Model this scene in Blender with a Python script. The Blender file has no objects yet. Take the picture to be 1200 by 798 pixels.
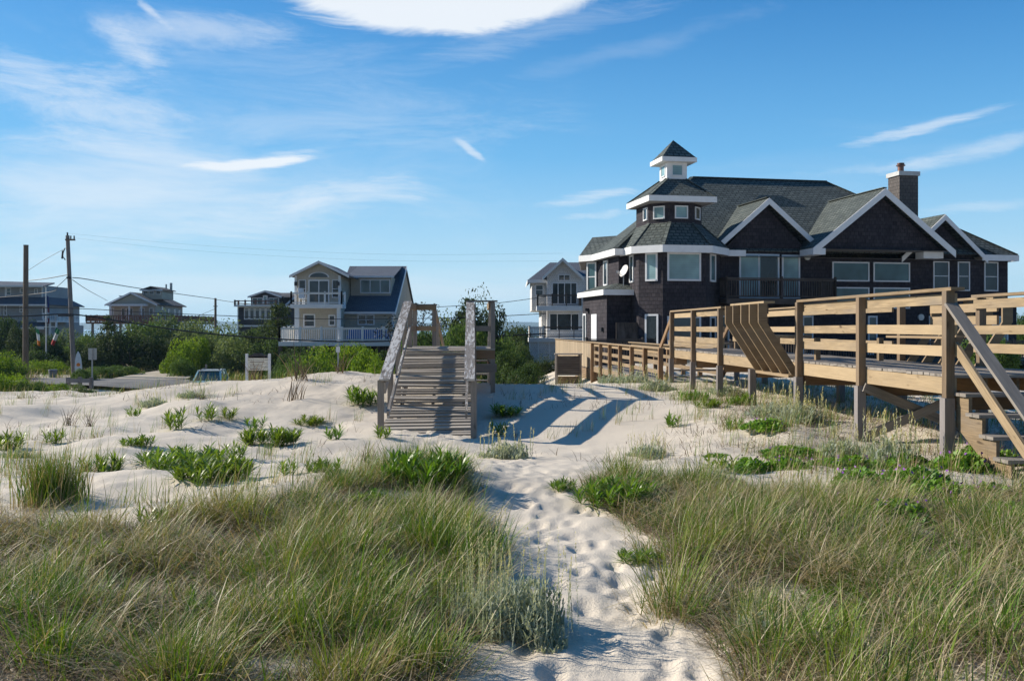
SKY_STR, SUN_STR, EXPO = .09, 5.0, 0.42
SKY_AIR, SKY_DUST, SKY_OZONE = 1.0, .0, 3.0
SKY_SAT, SKY_HUE = 1.3, .5
HOR0, HOR1, HOR2, HOR3 = (.46, .63, .72), (.36, .57, .71), (.15, .41, .69), (.05, .27, .63)
CLOUD = (7.5, 7.9, 8.3)
HAZE = 1.3e-4
import bpy, math, random
import numpy as np
from mathutils import Vector, Matrix
R = math.radians
random.seed(7)
rng = np.random.default_rng(11)
SC = bpy.context.scene
COL = SC.collection
EYE = 1.7

def at(x, y, Y):
    """photo pixel (1200 wide) at depth Y -> world point"""
    return Vector(((x - 600) / 1100 * Y, Y, EYE + (385 - y) / 1100 * Y))

# ------------------------------------------------------------------ tagging
def tag(o, label=None, cat=None, group=None, kind=None):
    if label: o['label'] = label
    if cat: o['category'] = cat
    if group: o['group'] = group
    if kind: o['kind'] = kind
    return o

def thing(name, label, cat, loc=(0, 0, 0), rz=0.0, group=None):
    o = bpy.data.objects.new(name, None)
    COL.objects.link(o)
    o.location = loc
    o.rotation_euler = (0, 0, rz)
    o.empty_display_size = 0.2
    return tag(o, label, cat, group)

def world_inv(o):
    m = Matrix.Identity(4)
    while o is not None:
        m = Matrix.LocRotScale(o.location, o.rotation_euler, o.scale) @ m
        o = o.parent
    return m.inverted()

# ------------------------------------------------------------------ mesh builder
class MB:
    def __init__(s):
        s.v = []; s.f = []; s.uv = []; s.tone = []
    def face(s, pts, uvs=None, tone=None):
        i = len(s.v)
        pts = [Vector(p) for p in pts]
        s.v += pts
        s.f.append(tuple(range(i, i + len(pts))))
        if uvs is None:
            n = Vector((0, 0, 0))
            for k in range(len(pts)):
                a, b = pts[k], pts[(k + 1) % len(pts)]
                n += Vector(((a.y - b.y) * (a.z + b.z), (a.z - b.z) * (a.x + b.x), (a.x - b.x) * (a.y + b.y)))
            if n.length < 1e-12: n = Vector((0, 0, 1))
            n.normalize()
            if abs(n.z) > 0.995:
                uvs = [(p.x, p.y) for p in pts]
            else:
                ua = Vector((0, 0, 1)).cross(n).normalized(); va = n.cross(ua)
                uvs = [(p.dot(ua), p.dot(va)) for p in pts]
        s.uv.append(uvs)
        s.tone.append(random.random() if tone is None else tone)
        return s
    def hexa(s, c, ax, ay, az, grain=True):
        """box from centre and three half-extent vectors; ax is the grain direction"""
        c = Vector(c); ax = Vector(ax); ay = Vector(ay); az = Vector(az)
        if ax.cross(ay).dot(az) < 0: ay = -ay
        t = random.random(); ou = random.uniform(0, 40); ov = random.uniform(0, 9)
        L, W, H = ax.length, ay.length, az.length
        def q(o, a, b, la, lb, along_a, k):
            pts = [c + o - a - b, c + o + a - b, c + o + a + b, c + o - a + b]
            if grain:
                w = lb if along_a else la
                g = la if along_a else lb
                if along_a: uvs = [(ou, ov + k), (ou + 2 * la, ov + k), (ou + 2 * la, ov + k + 2 * lb), (ou, ov + k + 2 * lb)]
                else: uvs = [(ou, ov + k), (ou, ov + k + 2 * la), (ou + 2 * lb, ov + k + 2 * la), (ou + 2 * lb, ov + k)]
                s.face(pts, uvs, t)
            else:
                s.face(pts, None, t)
        q(az, ax, ay, L, W, True, 0); q(-az, -ax, ay, L, W, True, .3)
        q(ay, -ax, az, L, H, True, .6); q(-ay, ax, az, L, H, True, .9)
        q(ax, ay, az, W, H, True, 1.2); q(-ax, -ay, az, W, H, True, 1.5)
        return s
    def box(s, x0, x1, y0, y1, z0, z1, grain=False):
        ex, ey, ez = Vector(((x1 - x0) / 2, 0, 0)), Vector((0, (y1 - y0) / 2, 0)), Vector((0, 0, (z1 - z0) / 2))
        c = ((x0 + x1) / 2, (y0 + y1) / 2, (z0 + z1) / 2)
        if grain:
            d = sorted([ex, ey, ez], key=lambda e: -abs(e.length))
            return s.hexa(c, d[0], d[1], d[2])
        return s.hexa(c, ex, ey, ez, False)
    def beam(s, p, q, w, h, up=(0, 0, 1), ext=0.0):
        """board from p to q (centre line); w = sideways, h = along up"""
        p = Vector(p); q = Vector(q); d = (q - p).normalized(); up = Vector(up)
        if abs(d.dot(up)) > .98: up = Vector((0, 1, 0))
        sd = d.cross(up).normalized(); u2 = sd.cross(d).normalized()
        return s.hexa((p + q) / 2, d * ((q - p).length / 2 + ext), sd * w / 2, u2 * h / 2)
    def prism(s, poly, off):
        """closed solid: polygon (3D points) extruded by vector off"""
        off = Vector(off); a = [Vector(p) for p in poly]; b = [p + off for p in a]
        n = Vector((0, 0, 0))
        for k in range(len(a)):
            n += (a[k] - a[0]).cross(a[(k + 1) % len(a)] - a[0])
        if n.dot(off) > 0: a.reverse(); b.reverse()
        t = random.random()
        s.face(a, None, t); s.face(list(reversed(b)), None, t)
        for k in range(len(a)):
            j = (k + 1) % len(a)
            s.face([a[j], a[k], b[k], b[j]], None, t)
        return s
    def slab(s, poly, t):
        a = [Vector(p) for p in poly]
        n = Vector((0, 0, 0))
        for k in range(len(a)):
            n += (a[k] - a[0]).cross(a[(k + 1) % len(a)] - a[0])
        n.normalize()
        if n.z < 0: n = -n
        return s.prism(a, -n * t)
    def tube(s, pts, r, seg=8, r2=None, cap=True):
        pts = [Vector(p) for p in pts]; n = len(pts); rings = []; t = random.random()
        L = 0
        for i, p in enumerate(pts):
            d = (pts[min(i + 1, n - 1)] - pts[max(i - 1, 0)]).normalized()
            a = d.cross(Vector((0, 0, 1)) if abs(d.z) < .9 else Vector((1, 0, 0))).normalized(); b = d.cross(a)
            rr = r if r2 is None else r + (r2 - r) * i / (n - 1)
            if i: L += (p - pts[i - 1]).length
            rings.append(([p + (a * math.cos(2 * math.pi * k / seg) + b * math.sin(2 * math.pi * k / seg)) * rr for k in range(seg)], L, rr))
        for i in range(n - 1):
            (A, la, ra), (B, lb, rb) = rings[i], rings[i + 1]
            for k in range(seg):
                j = (k + 1) % seg
                c0, c1 = k / seg * 6.28 * ra, (k + 1) / seg * 6.28 * ra
                s.face([A[k], A[j], B[j], B[k]], [(la, c0), (la, c1), (lb, c1), (lb, c0)], t)
        if cap:
            s.face(list(rings[-1][0]), None, t); s.face(list(reversed(rings[0][0])), None, t)
        return s
    def disc(s, c, n, r, th, seg=20):
        n = Vector(n).normalized(); a = n.orthogonal().normalized(); b = n.cross(a)
        c = Vector(c)
        return s.prism([c + (a * math.cos(2 * math.pi * k / seg) + b * math.sin(2 * math.pi * k / seg)) * r for k in range(seg)], n * th)
    def build(s, name, m, parent=None, world=False, smooth=False):
        me = bpy.data.meshes.new(name)
        v = s.v
        if world and parent is not None:
            inv = world_inv(parent); v = [inv @ p for p in v]
        me.from_pydata([tuple(p) for p in v], [], s.f)
        uvl = me.uv_layers.new(name='UVMap')
        flat = [c for f in s.uv for uv in f for c in uv]
        uvl.data.foreach_set('uv', flat)
        at_ = me.attributes.new('tone', 'FLOAT', 'FACE')
        at_.data.foreach_set('value', s.tone)
        me.materials.append(m)
        if smooth: me.polygons.foreach_set('use_smooth', [True] * len(me.polygons))
        me.update()
        o = bpy.data.objects.new(name, me); COL.objects.link(o)
        if parent is not None: o.parent = parent
        return o

def fast_mesh(name, V, Q, m, attrs=None, smooth=False, uv=None):
    """V (n,3) float, Q (m,k) int; attrs: dict of POINT float arrays"""
    me = bpy.data.meshes.new(name)
    V = np.ascontiguousarray(V, dtype=np.float32); Q = np.ascontiguousarray(Q, dtype=np.int32)
    k = Q.shape[1]
    me.vertices.add(len(V)); me.vertices.foreach_set('co', V.ravel())
    me.loops.add(Q.size); me.loops.foreach_set('vertex_index', Q.ravel())
    me.polygons.add(len(Q)); me.polygons.foreach_set('loop_start', np.arange(0, Q.size, k, dtype=np.int32))
    me.polygons.foreach_set('loop_total', np.full(len(Q), k, dtype=np.int32))
    if smooth: me.polygons.foreach_set('use_smooth', np.ones(len(Q), dtype=bool))
    for a, arr in (attrs or {}).items():
        x = me.attributes.new(a, 'FLOAT', 'POINT'); x.data.foreach_set('value', np.ascontiguousarray(arr, dtype=np.float32))
    me.update(calc_edges=True); me.validate()
    me.materials.append(m)
    return me

def link(name, me, parent=None):
    o = bpy.data.objects.new(name, me); COL.objects.link(o)
    if parent is not None: o.parent = parent
    return o

def copy_tree(o, parent=None):
    c = o.copy(); COL.objects.link(c)
    if parent is not None: c.parent = parent
    for ch in [x for x in KIDS.get(o.name, [])]: copy_tree(ch, c)
    return c
KIDS = {}

# ------------------------------------------------------------------ materials
class NT:
    def __init__(s, name):
        s.m = bpy.data.materials.new(name); s.m.use_nodes = True
        s.t = s.m.node_tree; s.t.nodes.clear()
        s.out = s.n('ShaderNodeOutputMaterial')
    def n(s, typ, **kw):
        x = s.t.nodes.new(typ)
        for k, v in kw.items():
            if k.startswith('i_'):
                x.inputs[k[2:].replace('_', ' ')].default_value = v
            else: setattr(x, k, v)
        return x
    def l(s, a, b): s.t.links.new(a, b)
    def val(s, sock, v):
        if hasattr(v, 'is_linked') or isinstance(v, bpy.types.NodeSocket): s.l(v, sock)
        else: sock.default_value = v
    def math(s, op, a, b=0.0, clamp=False):
        x = s.n('ShaderNodeMath', operation=op); x.use_clamp = clamp
        s.val(x.inputs[0], a); s.val(x.inputs[1], b); return x.outputs[0]
    def mix(s, f, a, b, mode='MIX'):
        x = s.n('ShaderNodeMix', data_type='RGBA', blend_type=mode)
        s.val(x.inputs[0], f); s.val(x.inputs[6], c4(a)); s.val(x.inputs[7], c4(b)); return x.outputs[2]
    def noise(s, vec, scale, detail=4, rough=.55, dist=0.0):
        x = s.n('ShaderNodeTexNoise'); x.inputs['Scale'].default_value = scale; x.inputs['Detail'].default_value = detail
        x.inputs['Roughness'].default_value = rough; x.inputs['Distortion'].default_value = dist
        if vec is not None: s.l(vec, x.inputs['Vector'])
        return x.outputs['Fac']
    def ramp(s, f, stops, interp='LINEAR'):
        x = s.n('ShaderNodeValToRGB'); cr = x.color_ramp; cr.interpolation = interp
        while len(cr.elements) < len(stops): cr.elements.new(.5)
        for e, (p, c) in zip(cr.elements, stops):
            e.position = p; e.color = c4(c)
        s.l(f, x.inputs[0]); return x.outputs[0]
    def rng(s, f, a, b, c=0.0, d=1.0, smooth=False):
        x = s.n('ShaderNodeMapRange'); x.interpolation_type = 'SMOOTHSTEP' if smooth else 'LINEAR'
        s.l(f, x.inputs[0]); x.inputs[1].default_value = a; x.inputs[2].default_value = b
        x.inputs[3].default_value = c; x.inputs[4].default_value = d; return x.outputs[0]
    def mapping(s, vec, scale=(1, 1, 1), rot=(0, 0, 0), loc=(0, 0, 0)):
        x = s.n('ShaderNodeMapping'); x.inputs['Scale'].default_value = scale
        x.inputs['Rotation'].default_value = rot; x.inputs['Location'].default_value = loc
        s.l(vec, x.inputs['Vector']); return x.outputs[0]
    def attr(s, name):
        x = s.n('ShaderNodeAttribute'); x.attribute_name = name; return x.outputs['Fac']
    def bump(s, h, strength=.5, dist=.02):
        x = s.n('ShaderNodeBump'); x.inputs['Strength'].default_value = strength; x.inputs['Distance'].default_value = dist
        s.l(h, x.inputs['Height']); return x.outputs[0]
    def pr(s, color, rough=.8, normal=None, spec=.3, metallic=0.0, coat=0.0):
        x = s.n('ShaderNodeBsdfPrincipled')
        s.val(x.inputs['Base Color'], color if isinstance(color, bpy.types.NodeSocket) else c4(color)); s.val(x.inputs['Roughness'], rough)
        x.inputs['Specular IOR Level'].default_value = spec; x.inputs['Metallic'].default_value = metallic
        x.inputs['Coat Weight'].default_value = coat
        if normal is not None: s.l(normal, x.inputs['Normal'])
        return x.outputs[0]
    def done(s, sh):
        s.l(sh, s.out.inputs[0]); return s.m

def c4(c):
    if isinstance(c, bpy.types.NodeSocket): return c
    c = tuple(c); return c if len(c) == 4 else c + (1.0,)
def mul(c, k): return tuple(x * k for x in c)

M = {}
GREYED = (.235, .205, .175)
def wood(name, light, dark, tone_amt=.5, flakes=None, rough=.75):
    t = NT(name); uv = t.n('ShaderNodeUVMap').outputs[0]
    g = t.noise(t.mapping(uv, (1.3, 34, 1)), 1.6, 6, .6, .6)
    g2 = t.noise(t.mapping(uv, (.9, 5, 1)), 2.2, 3, .5)
    kn = t.noise(t.mapping(uv, (3.2, 9, 1)), 1.0, 1, .4)
    c = t.ramp(g, [(.3, dark), (.5, mul(light, .86)), (.68, light)])
    c = t.mix(t.rng(g2, .38, .68, 0, .8), c, mul(light, .55), 'MIX')
    c = t.mix(t.rng(kn, .70, .76), c, mul(dark, .6))
    wz = t.noise(t.mapping(uv, (.55, 2.2, 1), (0, 0, 0), (5, 3, 0)), 1.3, 4, .6)
    c = t.mix(t.rng(wz, .48, .68, 0, .45), c, GREYED)
    tn = t.attr('tone')
    c = t.mix(t.rng(tn, 0, 1, 0, tone_amt), c, t.mix(tn, mul(dark, 1.0), mul(light, 1.15)))
    h = g
    if flakes:
        f = t.noise(t.mapping(uv, (2.2, 13, 1)), 1.5, 6, .62, .5)
        f = t.math('ADD', f, t.math('MULTIPLY', t.noise(t.mapping(uv, (.7, 2.5, 1)), 1.0, 2), .5))
        fm = t.rng(f, .76, .82)
        c = t.mix(fm, c, flakes)
        h = t.math('ADD', g, t.math('MULTIPLY', fm, .8))
    M[name] = t.done(t.pr(c, rough, t.bump(h, .5, .008), .25)); return M[name]

wood('wood_tan', (.34, .245, .145), (.13, .088, .052), .75)
wood('wood_tan_pale', (.45, .335, .20), (.17, .115, .065), .7)
wood('wood_post', (.25, .18, .115), (.10, .066, .04), .75)
wood('wood_rib', (.17, .11, .062), (.08, .048, .028), .6)
wood('wood_grey', (.34, .30, .255), (.13, .11, .095))
wood('wood_ramp', (.50, .445, .375), (.17, .145, .125), .8)
wood('wood_peel', (.30, .265, .23), (.09, .075, .065), .2, flakes=(.52, .50, .47))
wood('wood_brown', (.27, .165, .085), (.115, .066, .036))
wood('wood_fence', (.42, .33, .22), (.22, .16, .10), .9)
wood('wood_dark', (.085, .068, .058), (.035, .028, .026))
wood('wood_pole', (.20, .155, .115), (.075, .055, .045))
wood('wood_pole_grey', (.26, .235, .225), (.12, .11, .105))
wood('wood_red', (.24, .11, .075), (.13, .06, .045))
wood('bark', (.10, .08, .06), (.04, .03, .025))

def courses(name, c1, c2, mortar, bw, rh, ms=.012, bump=.6, rough=.85, weather=None):
    t = NT(name); uv = t.n('ShaderNodeUVMap').outputs[0]
    b = t.n('ShaderNodeTexBrick'); t.l(uv, b.inputs['Vector'])
    b.inputs['Scale'].default_value = 1; b.inputs['Brick Width'].default_value = bw; b.inputs['Row Height'].default_value = rh
    b.inputs['Mortar Size'].default_value = ms; b.inputs['Mortar Smooth'].default_value = .2; b.inputs['Bias'].default_value = -.1
    b.inputs['Color1'].default_value = c4(c1); b.inputs['Color2'].default_value = c4(c2); b.inputs['Mortar'].default_value = c4(mortar)
    sx = t.n('ShaderNodeSeparateXYZ'); t.l(uv, sx.inputs[0])
    fr = t.math('FRACT', t.math('DIVIDE', sx.outputs[1], rh))
    saw = t.math('SUBTRACT', 1.0, fr)
    n1 = t.noise(uv, .55, 4, .6); n2 = t.noise(t.mapping(uv, (6, 1.2, 1)), 2.5, 4, .6)
    c = t.mix(t.rng(n1, .35, .68, 0, .6), b.outputs['Color'], weather or mul(c2, .7))
    c = t.mix(t.rng(n2, .35, .75, 0, .42), c, mul(c1, 1.35))
    h = t.math('ADD', saw, t.math('MULTIPLY', b.outputs['Fac'], -.7))
    M[name] = t.done(t.pr(c, rough, t.bump(h, bump, rh * .14), .2)); return M[name]

courses('shingle_dark', (.058, .050, .057), (.019, .0175, .023), (.008, .008, .009), .21, .19, .010)
courses('shingle_grey', (.77, .75, .72), (.66, .64, .61), (.2, .19, .18), .19, .16, .008)
courses('shingle_brown', (.13, .115, .105), (.09, .08, .075), (.04, .036, .034), .22, .2)
courses('roof_green', (.150, .168, .150), (.060, .072, .068), (.012, .016, .016), .31, .215, .03, 1.0)
courses('roof_dark', (.125, .140, .170), (.09, .104, .130), (.02, .02, .025), .34, .17, .012, .6)
courses('roof_grey', (.13, .125, .125), (.09, .088, .09), (.05, .05, .05), .34, .17, .012, .6)
courses('siding_beige', (.48, .435, .35), (.455, .41, .33), (.28, .25, .2), 3.6, .13, .006, .7)
courses('siding_grey', (.34, .35, .36), (.31, .32, .33), (.18, .18, .19), 3.6, .14, .006, .7)
courses('siding_pale', (.58, .55, .48), (.54, .51, .45), (.3, .3, .28), 3.6, .13, .006, .7)
courses('siding_slate', (.07, .072, .085), (.055, .058, .068), (.03, .03, .035), .24, .19, .01, .6)
courses('siding_olive', (.46, .43, .35), (.43, .40, .33), (.25, .24, .2), 3.6, .15, .006, .7)
courses('lattice', (.14, .11, .09), (.11, .09, .075), (.012, .010, .01), 3.0, .085, .03, .6)
courses('lattice_tan', (.36, .25, .15), (.31, .21, .125), (.03, .022, .016), 3.0, .085, .03, .6)

def plain(name, c, rough=.6, spec=.4, metallic=0.0, var=.18, scale=3.0, bump=.1, coat=0.0):
    t = NT(name); ob = t.n('ShaderNodeTexCoord').outputs['Object']
    n = t.noise(ob, scale, 5, .6); n2 = t.noise(ob, scale * 7, 3, .6)
    col = t.mix(t.rng(n, .3, .7), mul(c, 1 - var), mul(c, 1 + var * .4))
    col = t.mix(t.rng(n2, .55, .75, 0, var), col, mul(c, .6))
    M[name] = t.done(t.pr(col, rough, t.bump(n2, bump, .01), spec, metallic, coat)); return M[name]

plain('white_paint', (.80, .80, .79), .5, var=.08)
plain('white_metal', (.78, .78, .76), .35, var=.06)
plain('white_trim', (.74, .75, .76), .5, var=.08)
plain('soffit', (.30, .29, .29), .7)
plain('dish_white', (.74, .72, .69), .4)
plain('dark_metal', (.04, .04, .045), .45, metallic=.3)
plain('grey_metal', (.32, .33, .34), .4, metallic=.6)
plain('galvanised', (.42, .43, .43), .5, metallic=.4)
plain('copper', (.20, .105, .08), .45, metallic=.6)
plain('chimney_cap', (.55, .55, .53), .7)
plain('cable_black', (.018, .018, .02), .6)
plain('cream_panel', (.76, .72, .60), .6, scale=1.5)
plain('navy_cloth', (.06, .16, .42), .85)
plain('plastic_grey', (.20, .22, .24), .5)
plain('rubber', (.025, .025, .025), .8)
plain('car_paint', (.28, .50, .55), .3, .5, var=.03, coat=.6, bump=0)
plain('car_roof', (.62, .66, .68), .3, .5, var=.03, coat=.5, bump=0)
plain('shade_dark', (.05, .045, .04), .9)
plain('flag_green', (.02, .20, .08), .8, bump=0); plain('flag_white', (.75, .75, .73), .8, bump=0)
plain('flag_red', (.50, .03, .03), .8, bump=0); plain('flag_maroon', (.16, .03, .04), .8, bump=0); plain('flag_orange', (.75, .22, .03), .8, bump=0); plain('flag_blue', (.03, .05, .17), .8, bump=0)
plain('petal', (.30, .09, .42), .7, bump=0)
plain('light_glass', (.62, .62, .58), .2)
plain('surf_white', (.70, .72, .74), .3, coat=.4)

def glass(name, c, rough=.04, blinds=None):
    t = NT(name); uv = t.n('ShaderNodeUVMap').outputs[0]
    n = t.noise(uv, .8, 2, .5)
    col = t.mix(t.rng(n, .3, .7), mul(c, .55), mul(c, 1.35))
    if blinds:
        sx = t.n('ShaderNodeSeparateXYZ'); t.l(uv, sx.inputs[0])
        w = t.math('FRACT', t.math('MULTIPLY', sx.outputs[blinds - 1], 9.0))
        col = t.mix(t.math('MULTIPLY', t.rng(w, .8, .95), .35), col, mul(c, .5))
    M[name] = t.done(t.pr(col, rough, None, .6, 0, .25)); return M[name]
glass('glass_blind', (.22, .34, .345), .05, blinds=2)
glass('glass_teal', (.055, .115, .125), .05)
glass('glass_dark', (.018, .024, .028), .03)
glass('glass_mid', (.032, .048, .056), .04)
glass('glass_car', (.035, .075, .075), .03)

def leaf(name, stops, trans=.45, rough=.5, spec=.35, base=None, vary=0.0):
    t = NT(name); a = t.attr('rnd')
    c = t.ramp(a, stops)
    if vary:
        oi = t.n('ShaderNodeObjectInfo').outputs['Random']
        c = t.mix(t.rng(oi, 0, 1, 0, vary), c, (.24, .24, .035))
        c = t.mix(t.rng(a, .965, .975), c, (.30, .22, .08))
    if base is not None:
        c = t.mix(t.rng(t.attr('along'), base[0], base[1], 1, 0), c, base[2])
    p = t.pr(c, rough, None, spec)
    tr = t.n('ShaderNodeBsdfTranslucent'); t.l(t.mix(1.0, c, (1.25, 1.2, .7), 'MULTIPLY'), tr.inputs[0])
    ms = t.n('ShaderNodeMixShader'); ms.inputs[0].default_value = trans
    t.l(p, ms.inputs[1]); t.l(tr.outputs[0], ms.inputs[2])
    M[name] = t.done(ms.outputs[0]); return M[name]
leaf('grass', [(0, (.040, .122, .008)), (.3, (.115, .232, .015)), (.5, (.235, .300, .028)), (.66, (.27, .235, .07)), (.78, (.36, .27, .13)), (1, (.62, .52, .34))], .27, .45, .3,
     base=(0.02, .28, (.30, .21, .12)))
leaf('goldenrod', [(0, (.055, .15, .012)), (.6, (.125, .245, .02)), (1, (.19, .27, .035))], .42, .38, .4, vary=.4)
leaf('miller', [(0, (.27, .32, .25)), (.6, (.42, .46, .38)), (1, (.58, .53, .30))], .32, .8, .15)
leaf('pea', [(0, (.08, .20, .02)), (.6, (.18, .34, .04)), (1, (.28, .42, .07))], .35, .45, .35)
leaf('thatch', [(0, (.09, .065, .045)), (.55, (.19, .14, .09)), (1, (.38, .30, .20))], .1, .9, .1)
leaf('twig', [(0, (.10, .075, .055)), (1, (.26, .19, .13))], .1, .9, .1)
leaf('bush_dark', [(0, (.028, .058, .018)), (.6, (.056, .102, .028)), (1, (.10, .145, .045))], .36, .7, .12)
leaf('bush_mid', [(0, (.05, .10, .022)), (.6, (.095, .165, .036)), (1, (.16, .22, .06))], .4, .7, .12)
leaf('bush_bright', [(0, (.075, .15, .012)), (.6, (.165, .27, .015)), (1, (.27, .35, .035))], .45, .65, .15)
leaf('bush_sage', [(0, (.06, .105, .035)), (.6, (.115, .165, .06)), (1, (.18, .22, .10))], .4, .7, .12)
leaf('needles', [(0, (.022, .046, .018)), (.6, (.052, .084, .028)), (1, (.11, .13, .042))], .3, .7, .12)
leaf('leaf_black', [(0, (.012, .018, .012)), (1, (.04, .045, .022))], .15, .5)

# sand
t = NT('sand'); ob = t.n('ShaderNodeTexCoord').outputs['Object']
big = t.noise(ob, .22, 4, .55); mid = t.noise(ob, 1.6, 5, .6); fine = t.noise(ob, 60, 3, .7); grit = t.noise(ob, 220, 2, .6)
c = t.mix(t.rng(big, .3, .7), (.575, .500, .400), (.65, .577, .475))
c = t.mix(t.rng(mid, .52, .75, 0, .35), c, (.50, .43, .345))
c = t.mix(t.rng(grit, .62, .72, 0, .5), c, (.33, .27, .21))
c = t.mix(t.rng(grit, .28, .36, .35, 0), c, (.74, .69, .62))
# behind the dune the loose sand gives way to darker scrubby earth
gp = t.n('ShaderNodeNewGeometry').outputs['Position']; sp = t.n('ShaderNodeSeparateXYZ'); t.l(gp, sp.inputs[0])
yy = t.math('ADD', sp.outputs[1], t.math('MULTIPLY', mid, 9.0))
far = t.rng(yy, 62, 74, 0, 1, True)
c = t.mix(far, c, t.mix(t.rng(mid, .4, .6), (.10, .10, .045), (.26, .21, .125)))
h = t.math('ADD', t.math('MULTIPLY', fine, .5), t.math('MULTIPLY', mid, .8))
bm = t.bump(h, .55, .03)
M['sand'] = t.done(t.pr(c, .95, bm, .15))
# asphalt
t = NT('asphalt'); ob = t.n('ShaderNodeTexCoord').outputs['Object']
n = t.noise(ob, .5, 5, .6); g = t.noise(ob, 25, 3, .6)
c = t.mix(t.rng(n, .35, .65), (.10, .098, .10), (.19, .18, .165)); c = t.mix(t.rng(g, .5, .7, 0, .4), c, (.26, .24, .21))
M['asphalt'] = t.done(t.pr(c, .9, t.bump(g, .3, .01)))
t = NT('gravel_track'); ob = t.n('ShaderNodeTexCoord').outputs['Object']
n = t.noise(ob, .6, 5, .6); g = t.noise(ob, 18, 3, .6)
c = t.mix(t.rng(n, .35, .65), (.36, .30, .22), (.46, .40, .31)); c = t.mix(t.rng(g, .5, .7, 0, .4), c, (.26, .22, .17))
M['gravel'] = t.done(t.pr(c, .95, t.bump(g, .4, .02)))
# water
t = NT('water'); ob = t.n('ShaderNodeTexCoord').outputs['Object']
n = t.noise(t.mapping(ob, (.02, .08, 1)), 1.0, 5, .6)
M['water'] = t.done(t.pr(t.mix(n, (.05, .16, .26), (.10, .25, .36)), .18, t.bump(t.noise(ob, .35, 4), .4, .4), .5))
t = NT('far_hills'); ob = t.n('ShaderNodeTexCoord').outputs['Object']
n = t.noise(ob, .012, 6, .7)
M['far_hills'] = t.done(t.pr(t.mix(t.rng(n, .35, .65), (.035, .06, .03), (.09, .115, .06)), .95, t.bump(n, .6, 6)))
# ------------------------------------------------------------------ terrain
def ss(a, b, x):
    t = np.clip((x - a) / (b - a), 0, 1); return t * t * (3 - 2 * t)

CP = np.array([(-3,2,.0),(0,2,.05),(3,2,.0),(-3,5,.08),(0.3,5,-.02),(3,5,.12),(-5,8,.05),(-1.5,8,.12),(.3,8,-.04),(2.5,8,.15),(6,8,.1),
(-7,11,.0),(-4,11,-.05),(-1.05,10.0,.36),(-1.9,9.6,.14),(.2,11,-.1),(2,11,.06),(5.36,11.4,.02),(8,11,.1),(5,13.9,.0),(5,16.4,.16),(4.9,19,.2),(4.6,21.3,.27),
(4.4,23.8,.32),(4.3,26.2,.15),(7,14,.2),(7,18,.4),(7,24,.3),(3.2,14,-.02),(3.2,18,.08),(3.2,22,.12),(-2.2,16,-.25),(-.7,16,-.25),(-1.5,16.7,-.06),(-1.5,17.3,.02),(.5,15,-.2),(-2.5,20,-.05),(-1,22,.22),
(-.4,22.2,.25),(.6,24,.12),(2,24,.0),(1.2,19,-.05),(2.5,20,.0),(3,28,-.1),(2.5,32,-.35),(1.5,32,-.4),(0,30,-.3),(3,38,-.85),(2,42,-1.05),(3.2,41,-.95),(3.4,34,-.5),(1,45,-.95),
(6,45,-.1),(10,42,.1),(10,30,.3),(-4,13,-.1),(-7,13,-.1),(-4,16,-.1),(-8,17,-.05),(-4.5,20,.05),(-9,20,.0),(-13,20,.0),(-3.2,22.5,.3),(-5,24,.95),(-6,24.2,.62),
(-3.9,24.3,.72),(-6.8,24.5,.36),(-9,25,-.05),(-8,25.6,-.28),(-16.9,54,-2.47),(-14.5,54,-2.47),(-8.3,23.4,.02),(-12,25.5,-.03),(-14.5,26,-.03),(-4.6,23.4,.85),(-5,29,-.5),(-9,30,-.9),(-14,31,-.9),(-4,33,-1.2),(-10,36,-1.75),(-16,36,-1.75),
(-2.5,28,-.2),(-1,36,-.9),(-6.5,19.5,.12),(-5.2,21.5,.2),(-8,22,.06)], float)

def base_h(X, Y):
    t = ss(24, 40, Y); r = ss(-1, 6, X) * (1 - ss(72, 95, Y)); 
    h = t * (-2.1 * (1 - r) - .25 * r)
    return h * 1.0 + ss(300, 380, Y) * -4.5
CPB = CP[:, 2] - base_h(CP[:, 0], CP[:, 1])

def _hash(ix, iy, s):
    n = (ix.astype(np.int64) * 374761393 + iy.astype(np.int64) * 668265263 + s * 974634777) & 0x7fffffff
    n = ((n ^ (n >> 13)) * 1274126177) & 0x7fffffff
    return ((n ^ (n >> 16)) & 0xffff) / 65535.0
def vnoise(X, Y, s=0):
    ix = np.floor(X); iy = np.floor(Y); fx = X - ix; fy = Y - iy
    fx = fx * fx * (3 - 2 * fx); fy = fy * fy * (3 - 2 * fy)
    a = _hash(ix, iy, s); b = _hash(ix + 1, iy, s); c = _hash(ix, iy + 1, s); d = _hash(ix + 1, iy + 1, s)
    return (a + (b - a) * fx) * (1 - fy) + (c + (d - c) * fx) * fy - .5

# the trodden path: centre line and half width along Y
PY = np.array([1, 4.5, 5.94, 7.33, 8.7, 10.5, 13, 16, 20])
PXc = np.array([.5, .48, .60, .52, .25, .10, -.25, -1.3, -1.5])
PW = np.array([.8, .75, .58, .6, .62, .65, .85, .7, .5])
def path_d(X, Y):
    c = np.interp(Y, PY, PXc); w = np.interp(Y, PY, PW)
    return np.abs(X - c) / w
FOOT = []
for k in range(520):
    fy = 3 + 14.5 * rng.random() ** 1.15
    fx = np.interp(fy, PY, PXc) + np.interp(fy, PY, PW) * rng.normal(0, .55)
    FOOT.append((fx, fy, rng.normal(0, .45), rng.uniform(.006, .024)))

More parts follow.
